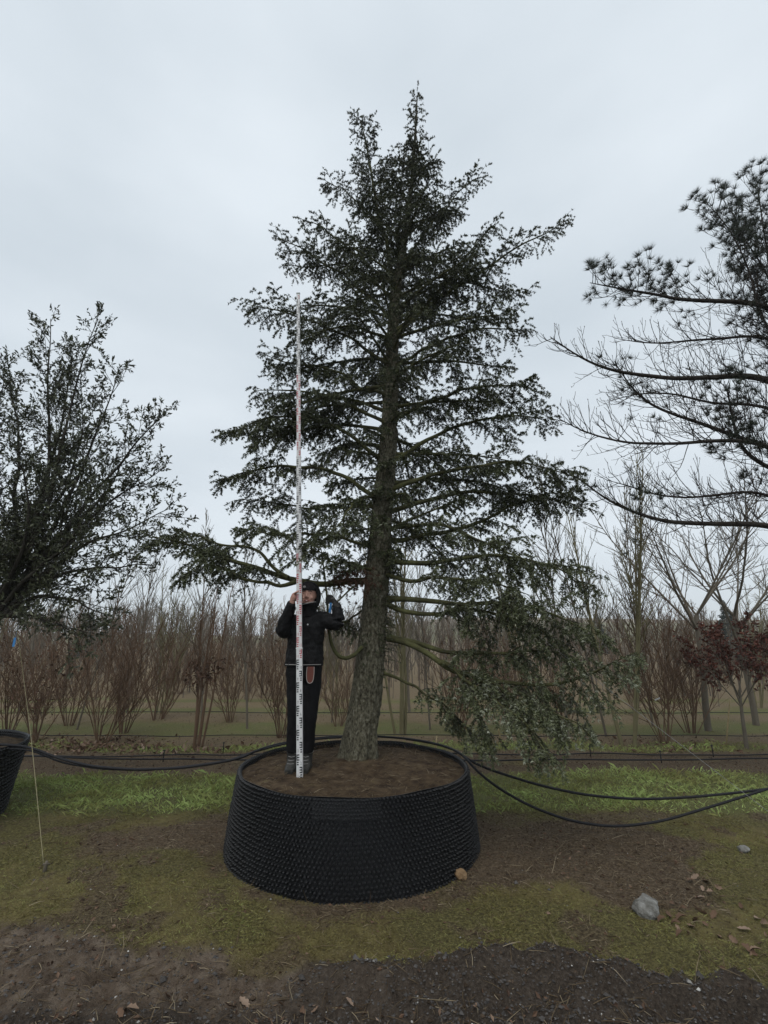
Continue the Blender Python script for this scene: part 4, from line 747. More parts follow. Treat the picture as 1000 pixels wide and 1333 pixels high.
def ground_line(y0, x0, x1, r, label, seed, lift=0.02):
    xs = np.linspace(x0, x1, 40); ys = y0 + 0.35 * (fbm(xs, xs * 0, 0.35, 2, seed) - 0.5); hose('drip_line', np.stack([xs, ys, gz(xs, ys) + lift + 0.03 * fbm(xs, xs * 0, 0.9, 2, seed + 1)], 1), r, label, 'hose', k=90)
ground_line(7.55, -9, 9, 0.011, 'straight black drip line along the near row of shrubs', 3, 0.05); ground_line(7.85, -9, 9, 0.009, 'second black drip line just behind the first along the shrubs', 6); ground_line(9.35, -11, 11, 0.007, 'black drip line along the second row of shrubs', 9, 0.03); ground_line(12.2, -14, 14, 0.008, 'black drip line along the third row of bare trees', 12, 0.05)
hose('rope_line', [unproj(57, 1128, 4.35), unproj(48, 1035, 4.6), unproj(41, 965, 4.95), unproj(38, 940, 5.05), unproj(20, 800, 5.3)], 0.003, 'pale yellow twine running from a ground peg up into the oak', 'twine', 'twine', k=24, sides=5)
hose('guy_wire', [unproj(505, 678, 5.05), unproj(700, 827, 4.6), unproj(850, 942, 4.2), unproj(1000, 1056, 3.95), ground_at(1120, 1150)], 0.0017, 'thin pale guy wire slanting from the cedar trunk to the ground', 'wire', 'wire', k=24, sides=5)
def peg(px, py, h, label, mat='hose', lean=0.0, r=0.008, name='peg'):
    b = ground_at(px, py); b[2] = gz(b[0], b[1]) - 0.03; g_ = Geo(); g_.tubes(np.array([[[0, 0, 0], [lean * h * 0.5, 0, h * 0.5], [lean * h, 0, h]]]), np.array([[r, r, r]]), 7, cap=True); g_.tubes(np.array([[[lean * h - r * 2.2, 0, h * 0.93], [lean * h + r * 2.2, 0, h * 0.93]]]), np.array([[r * 0.8, r * 0.8]]), 6, cap=True)
    o_ = g_.obj(name, M[mat]); o_.location = b; tag(o_, label, 'peg', 'pegs along the drip lines')
for px, py in ((212, 994), (770, 992), (862, 997), (930, 990), (8, 968), (290, 985), (690, 985)): peg(px, py, 0.20, 'short black peg holding a drip line in the ground')
b = ground_at(58, 1133); g = Geo(); g.tubes(np.array([[[0, 0, -0.05], [0.01, -0.01, 0.05], [0.015, -0.015, 0.075]]]), np.array([[0.014, 0.014, 0.009]]), 7, cap=True); g.tubes(np.array([[[-0.02, 0, 0.045], [0.01, -0.02, 0.06], [0.035, 0, 0.05]]]), np.array([[0.006, 0.008, 0.006]]), 6, cap=True); o = g.obj('ground_anchor', M['greybark']); o.location = (b[0], b[1], gz(b[0], b[1])); tag(o, 'weathered grey ground anchor at the foot of the yellow twine', 'anchor')

# ------------------------------------------------------------------ stones, leaves, gravel
def rock(name, px, py, sx, sy, sz, mat, label, seed):
    b = ground_at(px, py); b[2] = gz(b[0], b[1]); bm = bmesh.new(); bmesh.ops.create_icosphere(bm, subdivisions=4, radius=1.0); co = np.array([v.co[:] for v in bm.verts])
    rg = np.random.default_rng(seed); r = np.ones(len(co))
    for _ in range(11):
        n_ = nrm(rg.normal(0, 1, 3)); d_ = co @ n_; c_ = rg.uniform(0.62, 0.9); co = co - np.clip(d_ - c_, 0, None)[:, None] * n_
    co *= (1 + 0.22 * (fbm(co[:, 0] + co[:, 2], co[:, 1] - co[:, 2], 3.5, 4, seed) - 0.5))[:, None]
    for v, c_ in zip(bm.verts, co): v.co = (c_[0] * sx, c_[1] * sy, c_[2] * sz + sz * 0.3)
    me = bpy.data.meshes.new(name); bm.to_mesh(me); bm.free(); me.materials.append(M[mat]); o_ = bpy.data.objects.new(name, me); COL.objects.link(o_); o_.location = b; o_.rotation_euler = (0.1, -0.15, 0.5); return tag(o_, label, 'stone')
rock('rock', 842, 1184, 0.105, 0.085, 0.075, 'rock', 'pale grey angular rock lying on the grass beside fallen leaves', 3)
rock('rock', 600, 1142, 0.050, 0.05, 0.052, 'brown_rock', 'small rounded brown stone at the foot of the cedar container', 8)
rock('rock', 968, 1108, 0.06, 0.05, 0.03, 'rock', 'small flat pale stone on dark soil below the hanging hoses', 5)
rock('rock', 700, 985 + 8, 0.05, 0.05, 0.03, 'rock', 'small pale stone in the soil beneath the cedar low branch', 6)

def curled_leaf(seed, ln=0.10, wd=0.05):
    """lobed dry leaf with a midrib fold and curled edge"""
    rg = np.random.default_rng(seed); k_ = 9; t = np.linspace(0, 1, k_); half = wd * 0.5 * np.sin(np.pi * np.clip(t * 0.94 + 0.03, 0, 1)) ** 0.7 * (1 + 0.32 * np.sin(t * 19 + seed)); cz = 0.018 * np.sin(t * 3 + rg.uniform(0, 3)) + 0.02 * t * rg.uniform(-0.3, 1)
    L_ = np.stack([t * ln - ln / 2, half, cz + half * rg.uniform(0.2, 0.8) + 0.006], 1); C_ = np.stack([t * ln - ln / 2, 0 * t, cz + 0.004], 1); R2 = np.stack([t * ln - ln / 2, -half, cz + half * rg.uniform(-0.1, 0.8) + 0.006], 1)
    V = np.concatenate([L_, C_, R2]); Q = [[i_, i_ + 1, k_ + i_ + 1, k_ + i_] for i_ in range(k_ - 1)] + [[k_ + i_, k_ + i_ + 1, 2 * k_ + i_ + 1, 2 * k_ + i_] for i_ in range(k_ - 1)]
    g_ = Geo(); g_.add(V, None, Q, rg.uniform(0.35, 0.95)); g_.tubes(np.array([[[-ln / 2 - 0.02, 0.004, 0.006], [-ln / 2, 0, cz[0] + 0.004]]]), np.array([[0.0012, 0.0016]]), 4, A=0.3); return g_
LV = []
for s_ in range(6):
    m_ = curled_leaf(s_ + 3).mesh('dead_leaf'); m_.materials.append(M['leaf']); LV.append(m_)
spots = [(880, 1200), (895, 1212), (905, 1196), (915, 1160), (900, 1150), (925, 1165), (890, 1185), (912, 1185), (870, 1190), (985, 1195), (975, 1235), (985, 1237), (885, 1215), (935, 1155), (965, 1180), (905, 1145), (930, 1190), (998, 1205), (888, 1194), (900, 1204), (920, 1150), (910, 1168), (896, 1160), (942, 1172), (875, 1178), (955, 1222), (990, 1228), (968, 1208), (918, 1202), (882, 1208), (862, 1196), (935, 1215)]
spots2 = [(300, 1302), (318, 1298), (158, 1315), (172, 1310), (395, 1318), (410, 1312), (218, 1292), (455, 1305), (365, 1308)]
for n_, (px, py) in enumerate(spots + spots2):
    b = ground_at(px, py); o = bpy.data.objects.new('dead_leaf', LV[n_ % 6]); COL.objects.link(o); o.location = (b[0], b[1], gz(b[0], b[1]) + 0.012); o.rotation_euler = (RNG.normal(0, 0.35), RNG.normal(0, 0.35), RNG.uniform(0, 6.28)); o.scale = (RNG.uniform(0.4, 0.8),) * 3
    if n_ < len(spots): tag(o, 'pale brown fallen leaf lying among others beside the grey rock', 'leaf', 'fallen leaves by the rock')
    else: tag(o, 'russet fallen leaf lying on the bare muddy verge', 'leaf', 'fallen leaves on the mud')

def scatter(n, x0, x1, y0, y1, mask):
    x = RNG.uniform(x0, x1, n); y = y0 + (y1 - y0) * RNG.random(n) ** 1.5; keep = (RNG.random(n) < mask(x, y)) & (np.hypot(x - POT[0], y - POT[1]) > 1.15) & (np.hypot(x + 4.93, y - 5.25) > 0.96) & (np.abs(x) < 0.95 * y + 0.4)
    return x[keep], y[keep]
# gravel: octahedral chips
def chips(x, y, size, tint):
    n = len(x); s = size * np.exp(RNG.normal(0, 0.45, n)); z = gz(x, y) + s * 0.2; U6 = np.array([[1, 0, 0], [0, 1, 0], [-1, 0, 0], [0, -1, 0], [0, 0, 1], [0, 0, -1]], float); V = U6[None] * s[:, None, None] * RNG.uniform(0.6, 1.3, (n, 6, 1)) * np.array([1, 1, 0.65]); a = RNG.uniform(0, 6.28, n); ca, sa = np.cos(a)[:, None], np.sin(a)[:, None]
    W = np.stack([V[..., 0] * ca - V[..., 1] * sa, V[..., 0] * sa + V[..., 1] * ca, V[..., 2]], -1) + np.stack([x, y, z], 1)[:, None]; F = np.array([[0, 1, 4], [1, 2, 4], [2, 3, 4], [3, 0, 4], [1, 0, 5], [2, 1, 5], [3, 2, 5], [0, 3, 5]])
    return W.reshape(-1, 3), (F[None] + np.arange(n)[:, None, None] * 6).reshape(-1, 3), np.repeat(tint, 6)
g = Geo(); x, y = scatter(26000, -3.2, 3.2, 2.55, 3.8, lambda x, y: zones(x, y)[0] * (0.35 + 0.65 * sstep(-0.7, 0.3, x))); tn = np.clip(RNG.normal(0.32, 0.12, len(x)) + (RNG.random(len(x)) < 0.025) * 0.55, 0, 1); pass
V, T, A = chips(x, y, 0.0052, tn); g.add(V, T, None, A)
x, y = scatter(900, -3.2, 3.2, 2.7, 7.5, lambda x, y: 0.15 + 0.3 * zones(x, y)[1]); V, T, A = chips(x, y, 0.006, np.clip(RNG.normal(0.6, 0.25, len(x)), 0, 1)); g.add(V, T, None, A)
tag(g.obj('gravel', M['gravel'], smooth=False), 'loose gravel and pale pebbles strewn over the dark verge soil', 'gravel', kind='stuff')
# clods of soil
g = Geo(); x, y = scatter(26000, -5, 5, 2.55, 9.5, lambda x, y: np.clip(zones(x, y)[0] * 0.5 + zones(x, y)[1] * 0.8, 0, 1)); V, T, A = chips(x, y, 0.0065, RNG.uniform(0.1, 0.9, len(x))); g.add(V, T, None, A)
M['clod'] = material('soil_clods', [(0.2, (0.026, 0.018, 0.012)), (0.6, (0.068, 0.049, 0.034)), (1.0, (0.125, 0.098, 0.07))], 9, 0.95, spec=0.1, tint=0.6); tag(g.obj('soil_clods', M['clod'], smooth=False), 'crumbly dark clods on the worked soil patches', 'soil', kind='stuff')
# leaf litter flakes
g = Geo(); nl_ = 900; c_ = np.array([ground_at(133, 972)[:2], ground_at(46, 970)[:2], ground_at(254, 978)[:2], ground_at(866, 972)[:2]])[RNG.choice(4, nl_, p=[0.5, 0.15, 0.2, 0.15])]; x = c_[:, 0] + RNG.normal(0, 0.6, nl_); y = c_[:, 1] + RNG.normal(-0.1, 0.3, nl_); leaves(g, np.stack([x, y, gz(x, y) + 0.01], 1), np.stack([RNG.normal(0, 1, nl_), RNG.normal(0, 1, nl_), RNG.normal(0.3, 0.4, nl_)], 1), 0.085, 0.55, np.clip(RNG.normal(0.6, 0.22, nl_), 0, 1))
x, y = scatter(34000, -8, 8, 2.7, 14, lambda x, y: 0.05 + 0.35 * zones(x, y)[1] + 0.15 * zones(x, y)[0] + 0.75 * sstep(7.2, 7.5, y) * sstep(9.0, 8.2, y)); n = len(x); P = np.stack([x, y, gz(x, y) + 0.006], 1); leaves(g, P, np.stack([RNG.normal(0, 1, n), RNG.normal(0, 1, n), RNG.normal(0.15, 0.35, n)], 1), 0.032, 0.5, np.clip(RNG.normal(0.42, 0.22, n), 0, 1)); tag(g.obj('leaf_litter', M['leaf'], smooth=False), 'scattered brown leaf litter over soil and grass', 'litter', kind='stuff')
# dry stems and straw
g = Geo(); x, y = scatter(26000, -4, 4.2, 2.6, 7.0, lambda x, y: np.clip(0.12 + 0.6 * zones(x, y)[1] + 0.25 * zones(x, y)[0] + 0.3 * np.exp(-((x - 2.2) / 0.7) ** 2 - ((y - 4.4) / 0.5) ** 2), 0, 1)); n = len(x); P = np.stack([x, y, gz(x, y) + 0.004], 1); D = np.stack([RNG.normal(0, 1, n), RNG.normal(0, 1, n), np.abs(RNG.normal(0.1, 0.2, n))], 1)
P = grow(P, D, np.exp(RNG.normal(-2.9, 0.55, n)), (0, 0, -0.25), 3, 0.14); g.tubes(P, np.array([[0.0021, 0.0020, 0.0008]]), 3, A=np.clip(RNG.normal(0.52, 0.25, n), 0, 1)); tag(g.obj('dry_stems', M['straw']), 'dry stalks and straw lying on the ground', 'straw', kind='stuff')
# grass and moss blades
def blades(n, x0, x1, y0, y1, mask, hgt, wid, tintf, lean=0.5):
    x, y = scatter(n, x0, x1, y0, y1, mask); n = len(x); h_ = hgt(x, y) * np.exp(RNG.normal(0, 0.35, n)); a = RNG.uniform(0, 6.28, n); s = np.stack([np.cos(a), np.sin(a), 0 * a], 1) * wid * 0.5; l = np.stack([RNG.normal(0, lean, n), RNG.normal(0, lean, n), np.ones(n)], 1); l = nrm(l) * h_[:, None]; b = np.stack([x, y, gz(x, y) - 0.003], 1)
    V = np.stack([b - s, b + s, b + l * 0.6 + s * 0.7 + [0, 0, 0], b + l * 1.0 + np.stack([l[:, 0], l[:, 1], -np.abs(h_) * 0.3], 1) * 0.5], 1); o_ = np.arange(n)[:, None] * 4
    g_.add(V.reshape(-1, 3), np.concatenate([o_ + [0, 1, 2], o_ + [0, 2, 3]]), None, np.repeat(np.clip(tintf(x, y) + RNG.normal(0, 0.12, n), 0, 1), 4))
g_ = Geo()
blades(260000, -3.3, 3.6, 2.75, 6.0, lambda x, y: zones(x, y)[2] * (1 - 0.8 * zones(x, y)[3]) * (0.25 + 0.75 * sstep(0.3, 0.6, fbm(x, y, 4, 3, 88))), lambda x, y: 0.008 + 0.017 * fbm(x, y, 3, 3, 89) ** 1.5, 0.0036, lambda x, y: -0.02 + 0.62 * fbm(x, y, 2.0, 4, 90), 1.0)
blades(90000, -7, 7, 5.2, 9.3, lambda x, y: zones(x, y)[3] * (0.2 + 0.8 * sstep(0.3, 0.55, fbm(x, y, 2.5, 3, 92))), lambda x, y: 0.022 + 0.05 * fbm(x, y, 2, 3, 93), 0.006, lambda x, y: 0.30 + 0.85 * fbm(x, y, 1.8, 3, 94), 0.6)
tag(g_.obj('grass', M['grass'], smooth=False), 'short moss and green grass covering the ground between rows', 'grass', kind='stuff')

# ------------------------------------------------------------------ bare shrubs and trees of the nursery rows
def bare_plant(name, kind, h, seed, mat, parts=True):
    """a bare multi-stem shrub, slim whip or spreading tree standing at the origin"""
    global RNG; keep_rng = RNG; RNG = np.random.default_rng(seed); o_ = bpy.data.objects.new(name, None); COL.objects.link(o_); o_.empty_display_size = 0.2; cr = Geo(); stems = []
    if kind == 'shrub':
        n = 11; a = RNG.uniform(0, 6.28, n); tl_ = RNG.uniform(0.08, 0.55, n); D = np.stack([np.cos(a) * tl_, np.sin(a) * tl_, np.ones(n)], 1); P0 = np.stack([np.cos(a) * 0.07, np.sin(a) * 0.07, -0.05 + 0 * a], 1); L = h * RNG.uniform(0.7, 1.05, n); P = grow(P0, D, L, (0, 0, 0.25), 10, 0.085); r0 = 0.0105
        p, d, ln, par, t = spawn(P, L, h * 0.050, 0.12, 1.0, 0.75, 0.25, lambda t, l: h * (0.08 + 0.22 * (1.05 - t)), vert=0.2, flat=False)
    elif kind == 'whip':
        n = 1; P0 = np.array([[0, 0, -0.05]]); L = np.array([h]); P = grow(P0, np.array([[RNG.normal(0, 0.04), RNG.normal(0, 0.04), 1.0]]), L, (0, 0, 0.1), 16, 0.02); r0 = 0.0042 * h + 0.004
        p, d, ln, par, t = spawn(P, L, h * 0.020, 0.25, 1.0, 0.62, 0.18, lambda t, l: h * (0.05 + 0.33 * (1.02 - t)), vert=0.25, flat=False)
    elif kind == 'clump':
        n = 5; a = RNG.uniform(0, 6.28, n); tl_ = RNG.uniform(0.03, 0.2, n); D = np.stack([np.cos(a) * tl_, np.sin(a) * tl_, np.ones(n)], 1); P0 = np.stack([np.cos(a) * 0.10, np.sin(a) * 0.10, -0.05 + 0 * a], 1); L = h * RNG.uniform(0.8, 1.05, n); P = grow(P0, D, L, (0, 0, 0.15), 12, 0.03); r0 = 0.026
        p, d, ln, par, t = spawn(P, L, h * 0.035, 0.30, 1.0, 0.55, 0.2, lambda t, l: h * (0.06 + 0.25 * (1.05 - t)), vert=0.25, flat=False)
    else:
        tb = grow(np.array([[0, 0, -0.05]]), np.array([[0.03, 0, 1.0]]), [h * 0.42], (0, 0, 0.1), 8, 0.03)[0]; n = 7; a = np.arange(n) * 2.4 + 0.3; el = RNG.uniform(0.4, 0.9, n); D = np.stack([np.cos(a) * el, np.sin(a) * el, np.ones(n)], 1); st = tb[RNG.integers(5, 8, n)]; L = h * RNG.uniform(0.45, 0.62, n); P = grow(st, D, L, (0, 0, 0.35), 12, 0.06); r0 = 0.008 * h
        stems.append((tb, 0.010 * h + 0.012, 0.0085 * h))
        p, d, ln, par, t = spawn(P, L, h * 0.03, 0.2, 1.0, 0.75, 0.2, lambda t, l: h * (0.06 + 0.18 * (1.1 - t)), vert=0.15, flat=False)
    for s_ in range(len(P)): stems.append((P[s_], r0 * RNG.uniform(0.75, 1.2) * (0.62 if kind == 'spread' else 1), r0 * 0.16))
    B1 = grow(p, d, ln, (0, 0, 0.3), 5, 0.09); cr.tubes(B1, np.linspace(0.0075, 0.003, 5)[None] * (0.5 + 0.5 * h / 3) * np.ones((len(B1), 1)), 3, A=RNG.uniform(0.2, 0.7, len(B1)))
    p2, d2, l2, _, _ = spawn(B1, ln, h * 0.028, 0.15, 1.0, 0.65, 0.25, lambda t, l: l * 0.38 * (1.15 - t) + 0.06, vert=0.2, flat=False); B2 = grow(p2, d2, l2, (0, 0, 0.25), 3, 0.1); cr.tubes(B2, np.array([[0.0035, 0.003, 0.002]]) * (0.5 + 0.5 * h / 3) * np.ones((len(B2), 1)), 3, A=RNG.uniform(0.2, 0.8, len(B2)))
    if parts:
        for P_, ra, rb in stems: g_ = Geo(); g_.tubes(resample(P_, 14)[None], np.linspace(ra, rb, 14)[None], 7, A=0.5); g_.obj('stem' if kind in ('shrub', 'clump') else ('trunk' if P_[0][2] < 0 else 'branch'), M[mat], o_)
    else:
        g_ = Geo()
        for P_, ra, rb in stems: g_.tubes(P_[None], np.linspace(ra, rb, len(P_))[None], 5, A=0.5)
        g_.obj('trunk', M[mat], o_)
    c_ = cr.obj('crown', M[mat], o_); c_['kind'] = 'stuff'; RNG = keep_rng; return o_, B1, B2
def put(o_, px, py, label, cat, group=None, rz=0.0, s=1.0, xy=None):
    b = ground_at(px, py) if xy is None else np.array([xy[0], xy[1], 0.0]); o_.location = (b[0], b[1], float(gz(b[0], b[1]))); o_.rotation_euler = (0.05 * math.sin(rz * 7), 0.05 * math.cos(rz * 5) if rz else 0, rz); o_.scale = (s, s, s); return tag(o_, label, cat, group)
def hang_leaves(o_, B, n, size, mat, tlo, seed, name='leaves'):
    global RNG; kr = RNG; RNG = np.random.default_rng(seed); idx = RNG.integers(0, len(B), n); p, T = along(B[idx], RNG.uniform(tlo, 1, (n, 1))); g_ = Geo(); leaves(g_, p[:, 0], T[:, 0] * 0.4 + RNG.normal(0, 0.6, (n, 3)) - UP * 0.3, size, 0.5, np.clip(RNG.normal(0.45, 0.2, n), 0, 1)); l_ = g_.obj(name, M[mat], o_, smooth=False); l_['kind'] = 'stuff'; RNG = kr
S1, a1, b1 = bare_plant('bare_shrub', 'shrub', 2.7, 201, 'shrub'); put(S1, 133, 970, 'reddish bare multi-stem shrub fanning out from a ring of dry leaves', 'shrub')
S2, a2, b2 = bare_plant('bare_shrub', 'shrub', 2.3, 202, 'shrub'); put(S2, 46, 968, 'dark bare shrub with withered leaf scraps between the oak and the fanned shrub', 'shrub'); hang_leaves(S2, b2, 260, 0.07, 'brownleaf', 0.3, 5)
S3, a3, b3 = bare_plant('leafy_shrub', 'clump', 2.9, 203, 'shrub'); put(S3, 254, 976, 'slim upright shrub keeping brown leaves round its foot, behind the sagging hoses', 'shrub'); hang_leaves(S3, b3[b3[:, 0, 2] < 1.3], 420, 0.07, 'brownleaf', 0.2, 6)
S4, a4, b4 = bare_plant('bare_shrub', 'shrub', 3.3, 204, 'shrub'); put(S4, 866, 968, 'tall reddish bare shrub with long whippy shoots beside the copper-leaved tree', 'shrub')
S5, a5, b5 = bare_plant('clump_tree', 'clump', 4.6, 205, 'greenbark'); put(S5, 521, 958, 'greenish clump of straight trunks directly behind the cedar trunk', 'tree')
S6, a6, b6 = bare_plant('clump_tree', 'clump', 5.2, 206, 'greenbark'); put(S6, 818, 972, 'greenish bare clump tree with several slim trunks beyond the cedar low branch', 'tree')
S7, a7, b7 = bare_plant('copper_beech', 'spread', 2.35, 207, 'greybark'); put(S7, 972, 975, 'young tree holding dark red-brown leaves near the pale canes', 'tree'); hang_leaves(S7, a7, 900, 0.085, 'redleaf', 0.2, 7); hang_leaves(S7, b7, 1300, 0.075, 'redleaf', 0.1, 8)
S8, a8, b8 = bare_plant('bare_tree', 'spread', 5.6, 208, 'greybark'); put(S8, 922, 952, 'tall grey bare tree with a broad branching crown above the copper tree', 'tree')
S9, a9, b9 = bare_plant('bare_shrub', 'shrub', 2.6, 209, 'shrub'); put(S9, 366, 962, 'bare brown shrub with knotted stems right behind the person', 'shrub'); hang_leaves(S9, b9, 160, 0.06, 'brownleaf', 0.3, 9)
SA, aa_, bb_ = bare_plant('bare_tree', 'whip', 5.2, 210, 'greybark'); put(SA, 742, 975, 'slim grey bare tree rising behind the tip of the low cedar branch', 'tree')
SB_, ab_, bb2 = bare_plant('bare_tree', 'whip', 4.4, 211, 'greybark'); put(SB_, 322, 948, 'slender bare sapling between the leafy shrub and the person', 'tree')
# copies of several makes filling the rows beyond
TM = {'shrub': [bare_plant('bare_shrub', 'shrub', 2.6, 301 + i_, 'shrub', False)[0] for i_ in range(3)], 'whip': [bare_plant('bare_tree', 'whip', 5.2, 311 + i_, 'greybark', False)[0] for i_ in range(4)], 'clump': [bare_plant('bare_tree', 'clump', 4.6, 321 + i_, 'greenbark', False)[0] for i_ in range(2)], 'spread': [bare_plant('bare_tree', 'spread', 6.2, 331 + i_, 'greybark', False)[0] for i_ in range(3)]}
used = set()
LAB = {'shrub': ('bare brown shrub in the nursery rows beyond the containers', 'shrub', 'bare shrubs in the nursery rows'), 'whip': ('slender bare young tree in the nursery rows beyond the containers', 'tree', 'slender bare trees in the nursery rows'), 'clump': ('bare greenish several-stemmed tree in the nursery rows beyond the containers', 'tree', 'several-stemmed trees in the nursery rows'), 'spread': ('bare branching tree with a spreading crown in the far nursery rows', 'tree', 'spreading bare trees in the far rows')}
def place(kind, x, y, s, label=None):
    src = TM[kind][int(RNG.integers(len(TM[kind])))]; first = src.name not in used; used.add(src.name); o_ = src if first else copy_tree(src); put(o_, 0, 0, label or LAB[kind][0], LAB[kind][1], LAB[kind][2], RNG.uniform(0, 6.28), s, (x, y))
NEAR = iter(['slender bare tree between the scrappy dark shrub and the fanned shrub', 'bare brown shrub between the fanned shrub and the leafy-footed shrub', 'bare brown shrub beside the slender sapling left of the person', 'slender bare tree right behind the leafy-footed shrub', 'several-stemmed bare tree behind the gap beside the fanned shrub', 'slender bare tree seen between the person and the cedar trunk', 'low bare shrub at ground level between the person and the cedar trunk', 'slender bare tree just past the green clump behind the cedar trunk', 'bare brown shrub seen under the long low cedar limb', 'bare brown shrub behind the drooping cedar foliage', 'low bare shrub by the tip of the drooping cedar foliage', 'slender bare tree next to the green clump beyond the low cedar branch', 'bare brown shrub at the foot of the broad grey bare tree', 'slender bare tree behind the tall reddish whippy shrub', 'several-stemmed bare tree behind the drooping cedar foliage', 'bare branching tree behind the copper-leaved tree', 'slender bare tree beyond the flared container under the oak', 'bare brown shrub beyond the twine and the scrappy dark shrub', 'slender bare tree behind the fanned shrub', 'bare brown shrub crowding the fanned shrub from behind', 'bare brown shrub just beyond the rim of the flared container'])
for kind, px, py, s in [('whip', 100, 950, 0.9), ('shrub', 205, 938, 1.1), ('shrub', 300, 940, 1.0), ('whip', 262, 945, 0.95), ('clump', 205, 930, 0.8), ('whip', 432, 940, 0.8), ('shrub', 440, 945, 0.8), ('whip', 560, 950, 0.8), ('shrub', 600, 955, 1.0), ('shrub', 665, 950, 0.9), ('shrub', 735, 960, 0.8), ('whip', 790, 962, 1.0), ('shrub', 900, 955, 1.1), ('whip', 850, 945, 1.1), ('clump', 700, 945, 0.9), ('spread', 985, 945, 0.9), ('whip', 20, 945, 0.9), ('shrub', 90, 945, 1.0), ('whip', 165, 930, 1.0), ('shrub', 160, 955, 1.0), ('shrub', 10, 955, 1.0)]:
    b = ground_at(px, py); place(kind, b[0], b[1], s, next(NEAR))
for yr, dx in ((14, 2.1), (17, 2.0), (21, 1.9), (26, 2.2)):
    for x in np.arange(-1.02 * yr, 1.02 * yr, dx):
        kd = RNG.choice(['shrub', 'whip', 'clump', 'spread'], p=[0.42, 0.34, 0.12, 0.12]); place(str(kd), x + RNG.normal(0, 0.7), yr + RNG.normal(0, 1.1), float(RNG.uniform(0.32, 0.95)))
# pale canes leaning in the far rows
for px, py, ln, lean, lb in ((945, 972, 0.75, 0.35, 'pale leaning bamboo cane beside the copper-leaved tree'), (408, 930, 1.5, 0.45, 'pale slanting cane among the bare trees behind the person'), (655, 975, 0.5, -0.2, 'short pale cane under the low cedar branch'), (566, 985, 0.25, 0.2, 'short split orange-brown stake by the container rim behind the cedar')):
    b = ground_at(px, py); g = Geo(); g.tubes(np.array([[[0, 0, -0.05], [lean * ln * 0.5, 0.02, ln * 0.5], [lean * ln, 0.05, ln]]]), np.array([[0.014, 0.013, 0.011]]), 7, cap=True); o = g.obj('cane', M['cane']); o.location = (b[0], b[1], float(gz(b[0], b[1]))); tag(o, lb, 'cane')
# fir trees beyond the rows, far woodland, haze
def fir(px, D, h, seed, label):
    rg = np.random.default_rng(seed); x = (px - 500) / FPX * D; o_ = thing('fir_tree', label, 'tree', (x, D, float(gz(x, D)))); g_ = Geo(); g_.tubes(np.array([[[0, 0, -0.1], [0, 0, h * 0.5], [0, 0, h * 0.97]]]), np.array([[0.16, 0.09, 0.02]]), 7); g_.obj('trunk', M['greybark'], o_)
    n = 4000; t = rg.random(n) ** 1.1; a = rg.uniform(0, 6.28, n) ; rr = (1 - t) * h * 0.34 * np.sqrt(rg.random(n)) * (0.8 + 0.3 * np.sin(t * 60)); p = np.stack([np.cos(a) * rr, np.sin(a) * rr, h * (0.06 + 0.94 * t) - rr * 0.25], 1); d = np.stack([np.cos(a), np.sin(a), -0.25 + 0.2 * rg.normal(0, 1, n)], 1)
    g_ = Geo(); leaves(g_, p, d, 0.10 + 0.42 * (1 - t), 0.30, np.clip(rg.normal(0.5, 0.2, n), 0, 1)); c_ = g_.obj('crown', M['fir'], o_, smooth=False); c_['kind'] = 'stuff'
fir(935, 40, 5.2, 1, 'dark fir with a pointed top beyond the bare trees on the right slope'); fir(770, 62, 5.4, 2, 'distant fir half hidden behind the slim bare trunks'); fir(128, 55, 5.2, 3, 'distant fir showing between the bare shrubs near the oak')
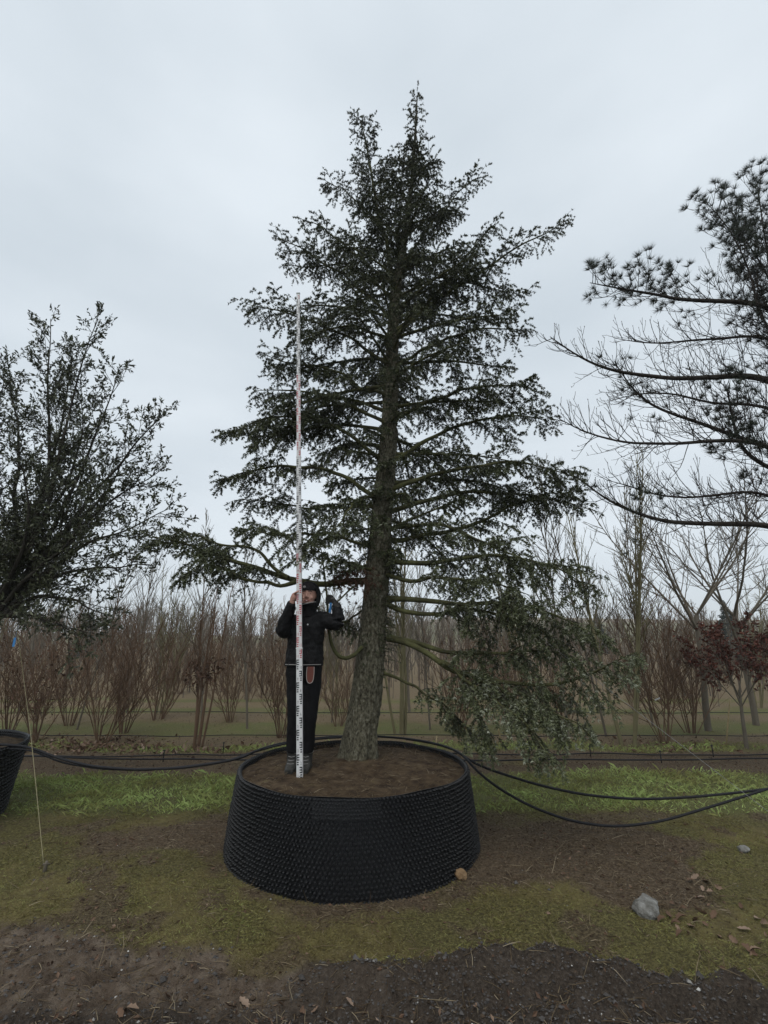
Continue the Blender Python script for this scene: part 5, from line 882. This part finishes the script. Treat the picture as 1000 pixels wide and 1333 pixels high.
def wood_templates(n):
    out_ = []
    for s_ in range(n):
        rg = np.random.default_rng(500 + s_); h = 1.0; n1 = 15; t = rg.uniform(0.18, 0.95, n1); a = rg.uniform(0, 6.28, n1); P0 = np.stack([0 * t, 0 * t, t], 1); D = np.stack([np.cos(a) * 0.5, np.sin(a) * 0.5, np.ones(n1)], 1); L = 0.10 + 0.28 * (1.05 - t); B = P0[:, None] + nrm(D)[:, None] * (np.linspace(0, 1, 3)[None, :, None] * L[:, None, None]) + np.array([0, 0, 0.05]) * np.linspace(0, 1, 3)[None, :, None] ** 2
        g_ = Geo(); g_.tubes(np.array([[[0, 0, -0.05], [0.01, 0, 0.5], [0, 0.01, 1.0]]]), np.array([[0.016, 0.011, 0.003]]), 4, A=0.5); g_.tubes(B, np.array([[0.006, 0.0045, 0.002]]), 3, A=rg.uniform(0.2, 0.7, n1))
        i_ = rg.integers(0, n1, 84); u = rg.uniform(0.2, 1, 84)[:, None]; p = B[i_, 0] + (B[i_, 2] - B[i_, 0]) * u; d = nrm(nrm(D)[i_] + rg.normal(0, 0.5, (84, 3))); q = p + d * rg.uniform(0.05, 0.14, 84)[:, None]; s = nrm(np.cross(d, rg.normal(0, 1, (84, 3)))) * 0.0036
        g_.add(np.stack([p - s, p + s, q], 1).reshape(-1, 3), np.arange(252).reshape(-1, 3), None, np.repeat(rg.uniform(0.3, 1.0, 84), 3)); out_.append((np.concatenate(g_.V), np.concatenate(g_.T), np.concatenate(g_.Q), np.concatenate(g_.A)))
    return out_
WT = wood_templates(8); g = Geo(); rg = np.random.default_rng(9)
def wood(n, y0, y1, hlo, hhi, x0=-1.1, x1=1.1):
    for _ in range(n):
        y = rg.uniform(y0, y1); x = rg.uniform(x0, x1) * y; h = rg.uniform(hlo, hhi); V, T, Q, A = WT[rg.integers(8)]; a = rg.uniform(0, 6.28); ca, sa = math.cos(a), math.sin(a); W = np.stack([V[:, 0] * ca - V[:, 1] * sa, V[:, 0] * sa + V[:, 1] * ca, V[:, 2]], 1) * h + [x, y, float(gz(x, y))]; g.add(W, T, Q, np.clip(A + rg.normal(0, 0.1), 0, 1))
wood(330, 15.5, 27, 1.0, 2.5); wood(300, 26, 45, 1.6, 3.8); wood(240, 40, 75, 3.0, 5.5); wood(240, 75, 120, 5.0, 8.5, -1.1, 0.15); wood(90, 80, 140, 3.0, 6.0, 0.0, 1.1); wood(80, 200, 330, 5, 8, 0.0, 1.1)
tag(g.obj('woodland', M['wood']), 'misty leafless woodland closing the view behind the nursery rows', 'woodland', kind='stuff')
g = Geo(); g.box((-420, -6, -1.5), (420, 460, 26)); hz = g.obj('haze', bpy.data.materials.new('haze_air'), smooth=False); hm = hz.data.materials[0]; hm.use_nodes = True; hm.node_tree.nodes.clear()
ho_ = N(hm.node_tree, 'ShaderNodeOutputMaterial'); pv = N(hm.node_tree, 'ShaderNodeVolumePrincipled'); pv.inputs['Color'].default_value = (0.97, 0.985, 1.0, 1); pv.inputs['Density'].default_value = 0.001; hm.node_tree.links.new(pv.outputs[0], ho_.inputs['Volume']); hz['kind'] = 'stuff'; hz['label'] = 'thin pale winter haze over the nursery and hills'
